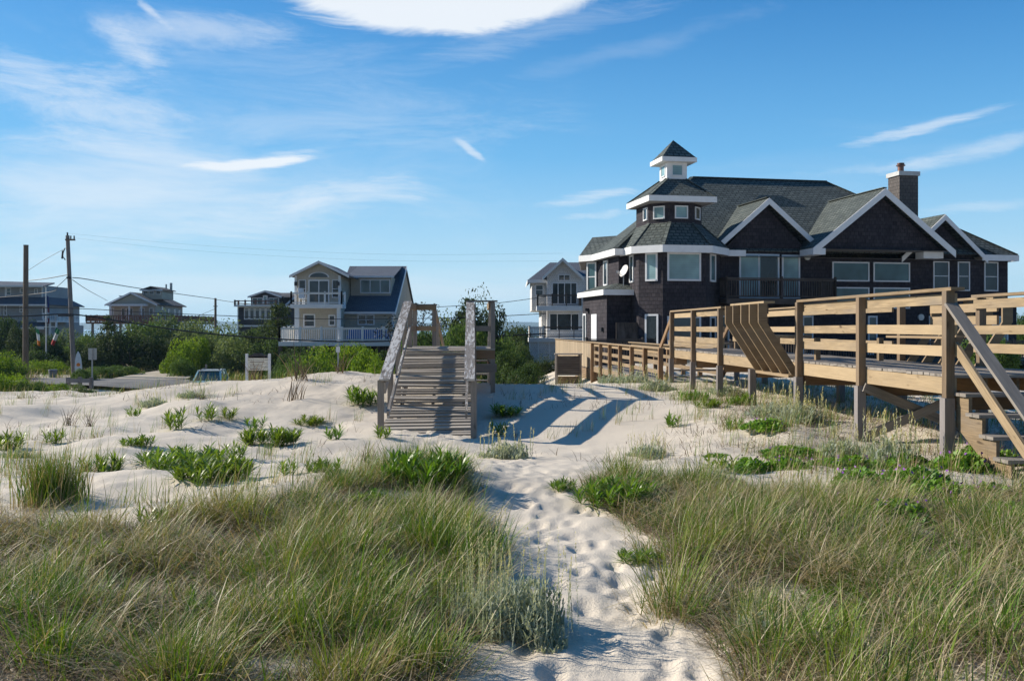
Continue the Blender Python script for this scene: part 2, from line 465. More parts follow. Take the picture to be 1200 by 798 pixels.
def th(X, Y, detail=True):
    X = np.atleast_1d(np.asarray(X, float)); Y = np.atleast_1d(np.asarray(Y, float))
    h = base_h(X, Y)
    num = np.zeros_like(X); den = np.full_like(X, .06)
    for (cx, cy, _), rz in zip(CP, CPB):
        s = .055 * cy + .75
        w = np.exp(-((X - cx) ** 2 + (Y - cy) ** 2) / (2 * s * s))
        num += w * rz; den += w
    h = h + num / den
    if detail:
        near = (1 - ss(40, 60, Y)) * (1 - .92 * np.exp(-(((X - 1.6) / 2.2) ** 2 + ((Y - 19.5) / 5.5) ** 2) ** 2))
        pd = np.exp(-path_d(X, Y) ** 2 * .5)
        h = h + near * ((.20 - .09 * pd) * vnoise(X / 2.1, Y / 2.1, 1) + (.125 - .095 * pd) * vnoise(X / .7, Y / .7, 2) + (.034 + .012 * pd) * vnoise(X / .24, Y / .24, 3) + .012 * vnoise(X / .09, Y / .09, 4))
        h = h + near * .006 * np.sin((X * .6 + Y) * 42 + 5 * vnoise(X / .6, Y / .6, 8)) * (1 - pd)
        h = h + (1 - near) * .5 * vnoise(X / 14, Y / 14, 5)
        dep = np.zeros_like(h)
        m = (Y < 19) & (np.abs(X) < 4)
        xm, ym = X[m], Y[m]; dm = np.zeros_like(xm)
        for (fx, fy, a, d) in FOOT:
            k = (np.abs(xm - fx) < .4) & (np.abs(ym - fy) < .4)
            if not k.any(): continue
            dx, dy = xm[k] - fx, ym[k] - fy
            ca, sa = math.cos(a), math.sin(a)
            u = (dx * ca + dy * sa) / .055; v = (-dx * sa + dy * ca) / .115
            r2 = u * u + v * v
            dm[k] += -d * np.exp(-r2 ** 1.5) + d * .28 * np.exp(-(np.sqrt(r2) - 1.55) ** 2 / .12)
        dep[m] = dm
        h = h + dep
    return h
def gz(x, y): return float(th(x, y)[0])

NA, NR = 760, 900
ang = np.radians(np.linspace(-66, 66, NA))
rr = 3.0 * np.exp(np.linspace(0, 1, NR) * math.log(440 / 3.0))
A, RR = np.meshgrid(ang, rr)
GX = RR * np.sin(A); GY = RR * np.cos(A) - 2.6
GZ = th(GX.ravel(), GY.ravel())
V = np.stack([GX.ravel(), GY.ravel(), GZ], 1)
i = np.arange(NR - 1)[:, None] * NA + np.arange(NA - 1)[None, :]
Q = np.stack([i, i + 1, i + NA + 1, i + NA], -1).reshape(-1, 4)
ground = link('ground', fast_mesh('ground', V, Q, M['sand'], smooth=True))
tag(ground, kind='structure')

# water of the bay and the far shore
mb = MB(); mb.face([(-9000, 300, -4.0), (9000, 300, -4.0), (9000, 6300, -4.0), (-9000, 6300, -4.0)], None, .5)
tag(mb.build('bay_water', M['water']), kind='structure')
nx, ny = 260, 14
hx = np.linspace(-8500, 8500, nx); hy = np.linspace(5200, 6250, ny)
HXg, HYg = np.meshgrid(hx, hy)
prof = np.sin(np.linspace(0, math.pi, ny))[:, None] ** .8
hz = -6 + prof * (44 + 26 * vnoise(HXg / 900, HYg / 900, 21) + 14 * vnoise(HXg / 260, HYg / 300, 22) + 5 * vnoise(HXg / 90, HYg / 90, 23))
V = np.stack([HXg.ravel(), HYg.ravel(), hz.ravel()], 1)
i = np.arange(ny - 1)[:, None] * nx + np.arange(nx - 1)[None, :]
Q = np.stack([i, i + 1, i + nx + 1, i + nx], -1).reshape(-1, 4)
tag(link('far_hills', fast_mesh('far_hills', V, Q, M['far_hills'], smooth=True)), kind='structure')

def draped(name, pts, m, lift, n=24):
    """a ribbon of road laid on the terrain: pts = [(x, y, halfwidth)...]; follows th() with a small lift"""
    P = []
    for a, b in zip(pts[:-1], pts[1:]):
        for k in range(n): 
            f = k / n; P.append([a[j] + (b[j] - a[j]) * f for j in range(3)])
    P.append(list(pts[-1]))
    V = []; W = 9
    for k, (x, y, w) in enumerate(P):
        a = P[max(k - 1, 0)]; b = P[min(k + 1, len(P) - 1)]
        dx, dy = b[0] - a[0], b[1] - a[1]; L = math.hypot(dx, dy); nx_, ny_ = -dy / L, dx / L
        for j in range(W):
            o = (j / (W - 1) * 2 - 1) * w
            V.append((x + nx_ * o, y + ny_ * o))
    V = np.array(V); Z = th(V[:, 0], V[:, 1], False) + lift
    i = np.arange(len(P) - 1)[:, None] * W + np.arange(W - 1)[None, :]
    Q = np.stack([i, i + W, i + W + 1, i + 1], -1).reshape(-1, 4)
    return tag(link(name, fast_mesh(name, np.column_stack([V, Z]), Q, m)), kind='structure')
draped('road', [(-60, 66, 3.2), (-40, 64, 3.2), (-24, 62, 3.2), (-12, 60, 3.2), (8, 62, 3.0)], M['asphalt'], .30)
draped('sand_track', [(-25.5, 65.6, 2.6), (-27, 74, 2.4), (-28, 84, 2.0), (-33, 96, 2.0)], M['gravel'], .27)
draped('parking_strip', [(-60, 71.5, 2.4), (-44, 70.5, 2.4), (-31, 69.2, 2.4)], M['gravel'], .26)
# ------------------------------------------------------------------ house helpers (local frames: x right, y back, z up)
def window(parent, p, u, w, h, frame, pane, bars=(), hbars=(), name='window', fw=.09, dp=.05, lab=None):
    """p = lower left corner on the wall (x,y,z); u = unit direction to the right; outward normal = (u.y,-u.x)"""
    p = Vector(p); u = Vector((u[0], u[1], 0)).normalized(); n = Vector((u.y, -u.x, 0)); z = Vector((0, 0, 1))
    f = MB()
    def bar(a0, a1, b0, b1, d=dp):
        f.hexa(p + u * (a0 + a1) / 2 + z * (b0 + b1) / 2 + n * (d / 2 - .004), u * (a1 - a0) / 2, n * (d / 2 + .004), z * (b1 - b0) / 2, False)
    bar(0, fw, 0, h); bar(w - fw, w, 0, h); bar(fw, w - fw, h - fw, h, dp - .003); bar(fw, w - fw, 0, fw, dp + .02)
    for b in bars: bar(b * w - fw * .35, b * w + fw * .35, fw, h - fw, dp - .008)
    for b in hbars: bar(fw, w - fw, b * h - fw * .3, b * h + fw * .3, dp - .014)
    fo = f.build(name, M[frame], parent)
    g = MB(); g.hexa(p + u * w / 2 + z * h / 2 + n * .009, u * (w / 2 - fw * .8), n * .006, z * (h / 2 - fw * .8), False)
    g.build('pane', M[pane], fo)
    if lab: fo['label'] = lab
    return fo

def railing(parent, pts, z0, z1, m, post=.11, bal=.035, gap=.13, every=2.4, name='railing', solid_posts=True, cap=.12, pickets=True, hr=()):
    b = MB()
    for (a, c) in zip(pts[:-1], pts[1:]):
        a = Vector((a[0], a[1], 0)); c = Vector((c[0], c[1], 0)); L = (c - a).length; d = (c - a) / L
        b.beam(a + Vector((0, 0, z1)), c + Vector((0, 0, z1)), cap, .05)
        b.beam(a + Vector((0, 0, z0 + .12)), c + Vector((0, 0, z0 + .12)), .05, .07)
        b.beam(a + Vector((0, 0, z1 - .08)), c + Vector((0, 0, z1 - .08)), .045, .08)
        for h in hr: b.beam(a + Vector((0, 0, h)), c + Vector((0, 0, h)), .02, .03)
        if pickets:
            k = int(L / gap)
            for i in range(1, k):
                q = a + d * (L * i / k)
                b.box(q.x - bal / 2, q.x + bal / 2, q.y - bal / 2, q.y + bal / 2, z0 + .155, z1 - .12, True)
        k = max(1, round(L / every))
        for i in range(k + 1):
            q = a + d * (L * i / k)
            b.box(q.x - post / 2, q.x + post / 2, q.y - post / 2, q.y + post / 2, z0 + .002, z1 + .1, True)
    return b.build(name, M[m], parent)

def rake(b, u0, z0, u1, z1, v, t=.05, h=.28):
    """white board along a gable edge in the plane v"""
    b.prism([(u0, v, z0), (u1, v, z1), (u1, v, z1 - h), (u0, v, z0 - h)], (0, -t, 0))

def ring(b, pts, z0, z1, t=.04, closed=False):
    """fascia boards along a plan polyline, outward to the right-hand side of travel reversed"""
    n = len(pts)
    for k in range(n if closed else n - 1):
        p, q = pts[k], pts[(k + 1) % n]
        a = Vector((p[0], p[1], 0)); c = Vector((q[0], q[1], 0))
        d = (c - a).normalized(); nn = Vector((d.y, -d.x, 0))
        b.hexa((a + c) / 2 + nn * t / 2 + Vector((0, 0, (z0 + z1) / 2)), d * ((c - a).length / 2 + t * .4), nn * t / 2, Vector((0, 0, (z1 - z0) / 2)), False)

# ------------------------------------------------------------------ the dark shingled house
TH = R(11)
H = thing('shingled_house', 'large dark shingled house with octagonal turret, white trimmed gables and green roof', 'house', (10.82, 48.0, 0), TH)
w = MB()
foot = [(-5.4, .6), (-4.9, .6), (-4.9, -1.05), (-4.0, -2.0), (-1.8, -2.0), (-.5, -.7), (-.5, 0), (16.5, 0), (16.5, 11.8), (-3.9, 11.8), (-5.9, 5.0), (-5.4, 4.35)]
w.prism([(u, v, -1.2) for u, v in foot], (0, 0, 6.62))
w.prism([(-.3, -.002, 5.42), (5.0, -.002, 5.42), (2.29, -.002, 8.0)], (0, .3, 0))           # first gable face
w.prism([(4.55, -1.2, 5.72), (11.65, -1.2, 5.72), (8.08, -1.2, 8.5)], (0, .3, 0))            # second, overhanging
w.prism([(10.2, -.002, 5.42), (14.5, -.002, 5.42), (12.36, -.002, 7.35)], (0, .3, 0))        # third
w.box(16.501, 17.25, .25, 8, -1.2, 2.95)
w.box(-6.2, -4.95, .03, 4.5, -1.2, 3.40)                                                    # ground floor bump
T2 = [(-4.2, 1.4), (-4.2, -.5), (-3.4, -1.3), (-2.2, -1.3), (-1.4, -.5), (-1.4, 1.4)]
w.prism([(u, v, 6.4) for u, v in T2], (0, 0, 1.5))
w.build('wall', M['shingle_dark'], H)
# roofs
r = MB()
z0 = 5.69; A_, B_, C_, D_ = (-5.78, -.05, z0), (15.5, -.4, z0), (15.5, 12.4, z0), (-3.4, 12.4, z0)
RL, RR_ = (.7, 6, 10.4), (9.1, 6, 10.4)
PL_ = (-5.78, 4.2, z0)
for poly in ([A_, B_, RR_, RL], [B_, C_, RR_], [C_, D_, RL, RR_], [PL_, A_, RL], [D_, PL_, RL]): r.slab(poly, .05)
# wing hip
r.slab([(11, -.42, z0 - .02), (16.8, -.42, z0 - .02), (13.6, 2.0, 7.8), (10.0, 2.0, 7.8)], .05)
r.slab([(16.8, -.42, z0 - .02), (16.8, 9.0, z0 - .02), (13.6, 6.0, 7.8), (13.6, 2.0, 7.8)], .05)
# rear left block
r.slab([(-6.3, 4.92, z0), (-5.7, 3.95, z0), (-3.6, 6.0, 6.97), (-4.9, 7.2, 6.95)], .05)
r.slab([(-4.2, 12.2, z0), (-6.3, 4.92, z0), (-4.9, 7.2, 6.95), (-3.4, 11.8, 6.95)], .05)
r.slab([(-4.9, 7.2, 6.95), (-3.6, 6.0, 6.97), (-2.6, 6.0, 6.97), (-3.0, 11.8, 6.95)], .05)
def gable_roof(r, uc, za, ul, zl, ur, zr, v0, slope_main=.735):
    vb = -.4 + (za - z0) / slope_main + .1
    vbl = -.4 + max(zl - z0, 0) / slope_main + .1; vbr = -.4 + max(zr - z0, 0) / slope_main + .1
    r.slab([(ul, v0, zl), (uc, v0, za), (uc, vb, za), (ul, vbl, zl)], .06)
    r.slab([(uc, v0, za), (ur, v0, zr), (ur, vbr, zr), (uc, vb, za)], .06)
gable_roof(r, 2.29, 8.40, -.45, 6.05, 5.12, 6.05, -.42)
gable_roof(r, 8.08, 8.88, 4.12, 5.80, 12.04, 5.80, -1.62)
gable_roof(r, 12.36, 7.78, 9.8, 5.5, 14.92, 5.5, -.43)
# turret skirts
E1 = [(-5.3, .9), (-5.3, -1.2), (-4.15, -2.4), (-1.65, -2.4), (-.15, -.9), (-.15, .9)]
for k in range(5):
    a, b2 = E1[k], E1[k + 1]; c, d = T2[k + 1], T2[k]
    r.slab([(a[0], a[1], 5.70), (b2[0], b2[1], 5.70), (c[0], c[1], 6.9), (d[0], d[1], 6.9)], .05)
sq = lambda cx, cy, h, z: [(cx - h, cy - h, z), (cx + h, cy - h, z), (cx + h, cy + h, z), (cx - h, cy + h, z)]
q1, q2 = sq(-2.86, 0, 1.72, 8.16), sq(-2.66, .15, .53, 9.2)
for k in range(4): r.slab([q1[k], q1[(k + 1) % 4], q2[(k + 1) % 4], q2[k]], .05)
# bump shed roof
r.slab([(-6.45, -.3, 3.63), (-4.88, -.3, 3.63), (-4.88, .7, 4.0), (-5.38, .7, 4.0)], .04)
r.slab([(-6.45, 4.6, 3.63), (-6.45, -.3, 3.63), (-5.38, .7, 4.0), (-5.38, 4.4, 4.0)], .04)
r.slab([(17.5, -.1, 2.96), (17.5, 8.2, 2.96), (16.5, 8.2, 3.3), (16.5, -.1, 3.3)], .04)
roof = r.build('roof', M['roof_green'], H)
# ridge caps
rc = MB()
for p, q in ((RL, RR_), (RR_, B_), (RL, A_), ((2.29, -.42, 8.40), (2.29, 3.2, 8.40)), ((8.08, -1.62, 8.88), (8.08, 3.8, 8.88)), ((13.6, 2.0, 7.8), (16.8, -.42, z0 - .02))):
    rc.beam(Vector(p) + Vector((0, 0, .02)), Vector(q) + Vector((0, 0, .02)), .26, .035)
for k in range(1, 5):
    a, d = E1[k], T2[k]; rc.beam((a[0], a[1], 5.72), (d[0], d[1], 6.92), .2, .03)
for k in range(4): rc.beam(Vector(q1[k]) + Vector((0, 0, .02)), Vector(q2[k]) + Vector((0, 0, .02)), .2, .03)
rc.build('ridge_cap', M['roof_green'], roof)
# white fascias and rakes
f = MB()
ring(f, [(-4.2, 12.2), (-6.3, 4.9), (-5.78, 4.0), (-5.78, -.05), (-5.28, -.05)], 5.36, 5.69)
ring(f, E1[0:6], 5.35, 5.70)
ring(f, [(-.11, -.405), (1.0, -.405)], 5.37, 5.68)
ring(f, [(14.6, -.43), (16.8, -.43), (16.8, 9.0)], 5.34, 5.66)
rake(f, -.5, 5.99, 2.29, 8.38, -.43, h=.33); rake(f, 2.29, 8.38, 5.14, 5.99, -.43, h=.33)
rake(f, 4.06, 5.74, 8.08, 8.86, -1.63, h=.37); rake(f, 8.08, 8.86, 12.1, 5.74, -1.63, h=.37)
rake(f, 9.8, 5.48, 12.36, 7.76, -.44, h=.30); rake(f, 12.36, 7.76, 14.92, 5.48, -.44, h=.30)
f.box(4.06, 4.75, -1.655, -.3, 5.42, 5.74); f.box(10.6, 11.75, -1.15, -.45, 5.36, 5.70)
ring(f, [(p[0], p[1]) for p in q1], 7.88, 8.16, closed=True)
ring(f, [(-6.45, 4.6), (-6.45, -.3), (-4.88, -.3)], 3.36, 3.63)
f.build('fascia', M['white_paint'], H)
# soffits
s = MB()
s.face([(4.2, -1.6, 5.715), (12.0, -1.6, 5.715), (12.0, .0, 5.715), (4.2, .0, 5.715)], None, .5)
s.face([(p[0], p[1], 5.37) for p in reversed(E1)], None, .5)
s.face([(-5.76, 4.0, 5.372), (-5.76, 0, 5.372), (-4.8, 0, 5.372), (-4.8, 4.0, 5.372)], None, .5)
s.face([(-4.2, 12.2, 5.374), (-6.28, 4.9, 5.374), (-5.7, 4.0, 5.374), (-3.0, 4.0, 5.374), (-3.0, 12.2, 5.374)], None, .5)
s.face([(-.2, -.4, 5.376), (16.78, -.4, 5.376), (16.78, 0.1, 5.376), (-.2, 0.1, 5.376)], None, .5)
s.face([(p[0], p[1], 7.885) for p in reversed(q1)], None, .5)
s.face([(-6.43, 4.6, 3.41), (-6.43, -.28, 3.41), (-4.9, -.28, 3.41), (-4.9, 4.6, 3.41)], None, .5)
s.build('soffit', M['soffit'], H)
# cupola
cu = MB(); cu.box(-3.19, -2.13, -.38, .68, 8.9, 10.02)
cw = cu.build('cupola', M['white_paint'], H)
for (p, u) in (((-2.95, -.38, 9.35), (1, 0)), ((-3.19, .44, 9.35), (0, -1)), ((-2.13, -.14, 9.35), (0, 1))):
    window(cw, p, u, .60, .58, 'white_trim', 'glass_blind', fw=.05, dp=.03)
q3 = sq(-2.66, .15, .88, 10.24)
cr = MB()
for k in range(4): cr.slab([q3[k], q3[(k + 1) % 4], (-2.66, .15, 11.25)], .05)
cr.build('cupola_roof', M['roof_green'], cw)
ce = MB(); ring(ce, [(p[0], p[1]) for p in q3], 10.02, 10.24, closed=True); ce.face([(p[0], p[1], 10.03) for p in reversed(q3)], None, .5); ce.build('cupola_eave', M['white_paint'], cw)
# windows: second floor turret
lf0, lfd = Vector((-4.9, -1.05, 0)), Vector((.9, -.95, 0)).normalized()
rf0, rfd = Vector((-1.8, -2.0, 0)), Vector((1.3, 1.3, 0)).normalized()
ZU, HU = 4.0, 1.38
window(H, lf0 + lfd * .38 + Vector((0, 0, ZU)), lfd, .66, HU, 'white_trim', 'glass_blind', lab='tall narrow window of the sunlit turret face')
window(H, (-3.78, -2.0, ZU), (1, 0), 1.72, HU, 'white_trim', 'glass_blind', lab='wide turret window with a pale blind')
window(H, rf0 + rfd * .5 + Vector((0, 0, ZU)), rfd, .72, HU, 'white_trim', 'glass_teal')
window(H, (-4.9, .3, ZU), (0, -1), .6, HU, 'white_trim', 'glass_teal')
window(H, (-5.4, 3.2, 3.95), (0, -1), .75, 1.35, 'white_trim', 'glass_mid')
dch = Vector((.5, -.65, 0)).normalized()
window(H, Vector((-5.9, 5.0, 3.72)) + dch * .08, dch, .66, 1.62, 'white_trim', 'glass_teal', hbars=(.5,))
# tier two windows
for (p0, d, off, ww) in (((-4.2, -.5), (.8, -.8), .27, .62), ((-3.4, -1.3), (1, 0), .27, .68), ((-2.2, -1.3), (.8, .8), .28, .6), ((-4.2, .3), (0, -1), .1, .6)):
    d = Vector((d[0], d[1], 0)).normalized(); window(H, Vector((p0[0], p0[1], 7.1)) + d * off, d, ww, .64, 'white_trim', 'glass_blind' if ww > .6 else 'glass_dark', fw=.06)
# ground floor turret
window(H, lf0 + lfd * .36 + Vector((0, 0, .35)), lfd, .72, 2.05, 'white_trim', 'glass_dark', name='door')
window(H, (-3.78, -2.0, .55), (1, 0), 1.72, 1.75, 'white_trim', 'glass_mid')
window(H, rf0 + rfd * .5 + Vector((0, 0, .55)), rfd, .72, 1.75, 'white_trim', 'glass_dark')
# front wall, second floor
sd = window(H, (.84, 0, 3.22), (1, 0), 2.22, 2.32, 'white_trim', 'glass_blind', bars=(.49,), name='patio_door')
g = MB(); g.box(2.02, 2.93, -.035, -.02, 3.33, 5.42); g.build('open_panel', M['glass_dark'], sd)
window(H, (3.2, 0, 3.22), (1, 0), 1.02, 2.3, 'white_trim', 'glass_blind', hbars=(.46,), name='patio_door')
for (a, b) in ((6.05, 8.18), (8.42, 10.56)):
    window(H, (a, 0, 4.17), (1, 0), b - a, 1.03, 'white_trim', 'glass_teal', fw=.07)
    window(H, (a, 0, 2.75), (1, 0), b - a, 1.12, 'white_trim', 'glass_teal', fw=.07)
for (a, b) in ((11.95, 12.9), (13.42, 14.15), (15.03, 15.88)):
    window(H, (a, 0, 3.72), (1, 0), b - a, 1.58, 'white_trim', 'glass_mid', hbars=(.5,), fw=.06)
# ground floor front
for (a, wd, nm, pn) in ((-.2, .5, 'window', 'glass_dark'), (4.35, .62, 'door', 'glass_mid'), (8.1, .55, 'door', 'glass_teal'), (11.7, 2.0, 'patio_door', 'glass_dark'), (15.5, 1.0, 'door', 'glass_blind')):
    window(H, (a, 0, .32), (1, 0), wd, 2.05, 'white_trim', pn, name=nm, bars=(.5,) if wd > 1.5 else ())
window(H, (13.9, 0, 1.0), (1, 0), .95, .9, 'white_trim', 'glass_blind')
# side wall of the bump
window(H, (-6.2, 4.4, .6), (0, -1), .62, 1.9, 'white_trim', 'glass_mid')
dm = MB(); dm.box(-6.235, -6.203, 1.75, 2.75, .25, 2.45); dm.build('door', M['white_trim'], H)
lm = MB(); lm.box(-6.42, -6.205, 3.25, 3.6, 2.62, 2.78); lm.build('wall_lamp', M['dark_metal'], H)
lm = MB(); lm.box(-6.32, -6.205, .6, .75, 1.55, 1.75); lm.build('meter_box', M['dark_metal'], H)
for (u, z) in ((4.62, 5.42), (11.2, 2.3)):
    lm = MB(); lm.disc((u, -.002, z), (0, -1, 0), .17, .09); lm.build('porch_light', M['light_glass'], H, smooth=False)
# balcony
bm = MB(); bm.box(-.55, 5.4, -1.6, -.005, 2.98, 3.18, True); bm.box(-.55, 5.4, -1.63, -1.602, 2.92, 3.2, True)
bal = bm.build('balcony', M['wood_dark'], H)
railing(bal, [(-.5, -.1), (-.5, -1.52), (5.35, -1.52), (5.35, -.1)], 3.18, 4.2, 'wood_dark', every=2.9, gap=.125, bal=.04)
# dark porch deck with pickets, in front of the ground floor
pm = MB(); pm.box(-4.4, 17.4, -5.4, -2.45, -.05, .15, True); pm.box(-.45, 17.4, -2.448, -.005, -.05, .15, True)
po = pm.build('porch_deck', M['wood_dark'], H)
railing(po, [(-4.4, -5.35), (17.3, -5.35)], .15, 1.12, 'wood_dark', every=2.5, gap=.13)
railing(po, [(-7.8, -2.0), (-5.0, -2.0)], .1, 1.18, 'wood_dark', every=2.6, gap=.13)
pm = MB(); pm.box(-7.8, -4.42, -2.1, -.3, -.05, .1, True); pm.build('side_landing', M['wood_dark'], H)
pm = MB(); pm.box(-6.0, -4.3, -.9, -.86, .15, 2.0, True); pm.build('privacy_screen', M['wood_dark'], H)
# chimney
cm = MB(); cm.box(11.94, 13.12, 3.0, 4.1, 6.0, 10.38); ch = cm.build('chimney', M['shingle_brown'], roof)
cm = MB(); cm.box(11.86, 13.2, 2.92, 4.18, 10.38, 10.62); cm.build('chimney_cap', M['chimney_cap'], roof)
cm = MB(); cm.tube([(12.35, 3.5, 10.62), (12.35, 3.5, 11.0)], .17, 12); cm.disc((12.35, 3.5, 11.0), (0, 0, 1), .25, .05); cm.disc((12.35, 3.5, 11.1), (0, 0, 1), .2, .06); cm.tube([(12.35, 3.5, 11.0), (12.35, 3.5, 11.14)], .07, 8)
cm.build('flue_pipe', M['copper'], roof)

# satellite dish on the low roof
def local_to_world(o, p): return Matrix.LocRotScale(o.location, o.rotation_euler, o.scale) @ Vector(p)
D = thing('satellite_dish', 'white satellite dish on a bent mast above the low side roof of the dark house', 'satellite dish', local_to_world(H, (-5.25, .25, 3.75)), R(0))
def dish_mesh(r, depth, n):
    b = MB(); n = Vector(n).normalized(); a = n.orthogonal().normalized(); c = n.cross(a); RN, SN = 5, 20
    pt = lambda i, k, o: Vector((0, 0, .86)) + (a * math.cos(6.283 * k / SN) + c * math.sin(6.283 * k / SN)) * r * i / RN + n * (depth * (i / RN) ** 2 - depth + o)
    for i in range(RN):
        for k in range(SN):
            b.face([pt(i, k, 0), pt(i + 1, k, 0), pt(i + 1, k + 1, 0), pt(i, k + 1, 0)], None, .5)
            b.face([pt(i, k + 1, -.012), pt(i + 1, k + 1, -.012), pt(i + 1, k, -.012), pt(i, k, -.012)], None, .5)
    return b
dn = Vector((-.86, -.42, .42)).normalized()
dish_mesh(.33, .06, dn).build('reflector', M['dish_white'], D, smooth=True)
b = MB(); b.tube([(0, 0, 0), (0, 0, .55), Vector((0, 0, .86)) - dn * .07], .025, 8); b.build('mast', M['grey_metal'], D)
b = MB(); tip = Vector((0, 0, .60)) + dn * .34; b.tube([Vector((0, 0, .55)), tip], .014, 6); b.hexa(tip + Vector((0, 0, .03)), dn * .06, Vector((.05, 0, 0)), Vector((0, 0, .05)), False); b.build('feed_arm', M['dish_white'], D)
# ------------------------------------------------------------------ raised boardwalk on the right
WD = Vector((-.057, 1, 0)).normalized(); WR = Vector((WD.y, -WD.x, 0))
W0 = Vector((5.40, 11.4, 0))
def Wp(s, o, z): return W0 + WD * s + WR * o + Vector((0, 0, z))
BW = thing('raised_boardwalk', 'raised tan timber boardwalk on posts with stairs and outward leaning benches', 'boardwalk', Wp(7, .8, 0))
DZ, WID, S_END = 1.14, 1.62, 15.0
PS = [0, 2.48, 5.0, 9.95, 12.4, 14.8]
def wb(fn, name, m, parent=BW):
    b = MB(); fn(b); return b.build(name, M[m], parent, world=True)
def deck(b):
    s = 0.0
    while s < S_END:
        w_ = .138
        b.hexa(Wp(s + w_ / 2, WID / 2 + random.uniform(-.012, .012), DZ - .019 + random.uniform(-.003, .003)), WR * (WID / 2 + .05), WD * w_ / 2, Vector((0, 0, .018)))
        s += w_ + .008
wb(deck, 'decking', 'wood_grey')
for o in (-.03, WID + .03):
    for a, c in zip([-.02, 2.5, 5.0, 7.5, 9.97, 12.4], [2.49, 4.99, 7.49, 9.96, 12.39, 15.0]):
        wb(lambda b: b.beam(Wp(a, o, DZ - .145), Wp(c, o, DZ - .145), .04, .205), 'fascia_board', 'wood_tan_pale')
for s in (.08, 2.5, 5.02, 7.6, 9.9, 12.4, 14.7):
    wb(lambda b: b.beam(Wp(s, -.02, DZ - .33), Wp(s, WID + .02, DZ - .33), .09, .2), 'cross_beam', 'wood_brown')
for o in (.4, .8, 1.2): wb(lambda b: b.beam(Wp(.05, o, DZ - .14), Wp(S_END, o, DZ - .14), .04, .19), 'joist', 'wood_brown')
for side, o in ((-1, -.105), (1, WID + .105)):
    for s in PS:
        p = Wp(s, o, 0); g = gz(p.x, p.y) - .3
        wb(lambda b: b.beam(Wp(s, o, .86), Wp(s, o, 2.155), .105, .105, WD), 'post', 'wood_post')
        wb(lambda b: b.beam(Wp(s, o + side * .012, g), Wp(s, o + side * .012, .858), .125, .125, WD), 'pile', 'wood_pole_grey')
    p = Wp(7.62, o, 0); g = gz(p.x, p.y) - .3
    wb(lambda b: b.beam(Wp(7.62, o, g), Wp(7.62, o, DZ - .26), .13, .13, WD), 'pile', 'wood_pole_grey')
gaps = [(0, 2.48), (2.48, 5.0), (9.95, 12.4), (12.4, 14.8)]
for side, o in ((-1, -.03), (1, WID + .03)):
    for (a, c) in (gaps if side < 0 else [(0, 2.48), (5.2, 7.6), (7.6, 9.95), (9.95, 12.4), (12.4, 14.8)]):
        for (zc, h) in ((2.06, .13), (1.685, .125), (1.415, .13)):
            wb(lambda b: b.beam(Wp(a - .04, o, zc + random.uniform(-.008, .008)), Wp(c + .04, o, zc + random.uniform(-.008, .008)), .036, h), 'rail', 'wood_tan_pale')
    for (a, c) in ((-.12, 5.05), (9.8, 14.9)) if side < 0 else ((-.1, 2.5), (5.1, 14.9)):
        wb(lambda b: b.beam(Wp(a, o - .02 * side * -1, 2.178), Wp(c, o - .02 * side * -1, 2.178), .17, .04), 'cap_rail', 'wood_tan')
# X brace between the second pair of posts
for (o0, z0_, o1, z1_, ds) in ((-.1, .84, 1.7, .1, -.10), (-.1, .12, 1.7, .86, -.145)):
    wb(lambda b: b.beam(Wp(2.48 + ds, o0, z0_), Wp(2.48 + ds, o1, z1_), .04, .13), 'brace', 'wood_grey')
# benches that lean out over the side
def bench(s0, s1, sgn, o_edge, nribs=5):
    for k in range(nribs):
        s = s0 + (s1 - s0) * k / (nribs - 1)
        P = [(-.10, DZ - .265), (.06, DZ - .265), (-.54, 1.80), (-.54, 2.145), (-.70, 2.145), (-.70, 1.80)]
        pts = [Wp(s - .019, o_edge + sgn * a * -1 if sgn > 0 else o_edge + a, z) for a, z in P]
        wb(lambda b: b.prism(pts, WD * .038), 'bench_rib', 'wood_tan')
    ox = lambda a: o_edge + a if sgn < 0 else o_edge - a
    for (a, z) in ((-.51, 2.03), (-.51, 1.83)):
        wb(lambda b: b.hexa((Wp(s0 - .05, ox(a), z) + Wp(s1 + .05, ox(a), z)) / 2, WD * ((s1 - s0) / 2 + .06), WR * .018, Vector((0, 0, .07))), 'bench_slat', 'wood_dark' if sgn < 0 else 'wood_tan_pale')  # left bench slats darkened so the gaps between ribs read as shadow
    for a in (-.12, .03, .18):
        wb(lambda b: b.hexa((Wp(s0 - .05, ox(a + .05), 1.56) + Wp(s1 + .05, ox(a + .05), 1.56)) / 2, WD * ((s1 - s0) / 2 + .06), WR * .065, Vector((0, 0, .018))), 'bench_seat_slat', 'wood_tan')
    wb(lambda b: b.beam(Wp(s0 - .0, ox(-.50), 2.168), Wp(s1 - .0, ox(-.50), 2.168), .20, .036), 'cap_rail', 'wood_tan_pale')
    wb(lambda b: b.beam(Wp(s0 - .1, ox(.03), DZ - .29), Wp(s1 + .1, ox(.03), DZ - .29), .3, .05), 'bench_sill', 'wood_tan')
    for s in (s0 + .02, s1 - .02):
        wb(lambda b: b.beam(Wp(s, ox(.36), DZ + .002), Wp(s, ox(.36), 1.535), .085, .085, WD), 'bench_leg', 'wood_tan')
bench(7.30, 5.25, -1, -.05)
bench(4.9, 2.75, 1, WID + .05)
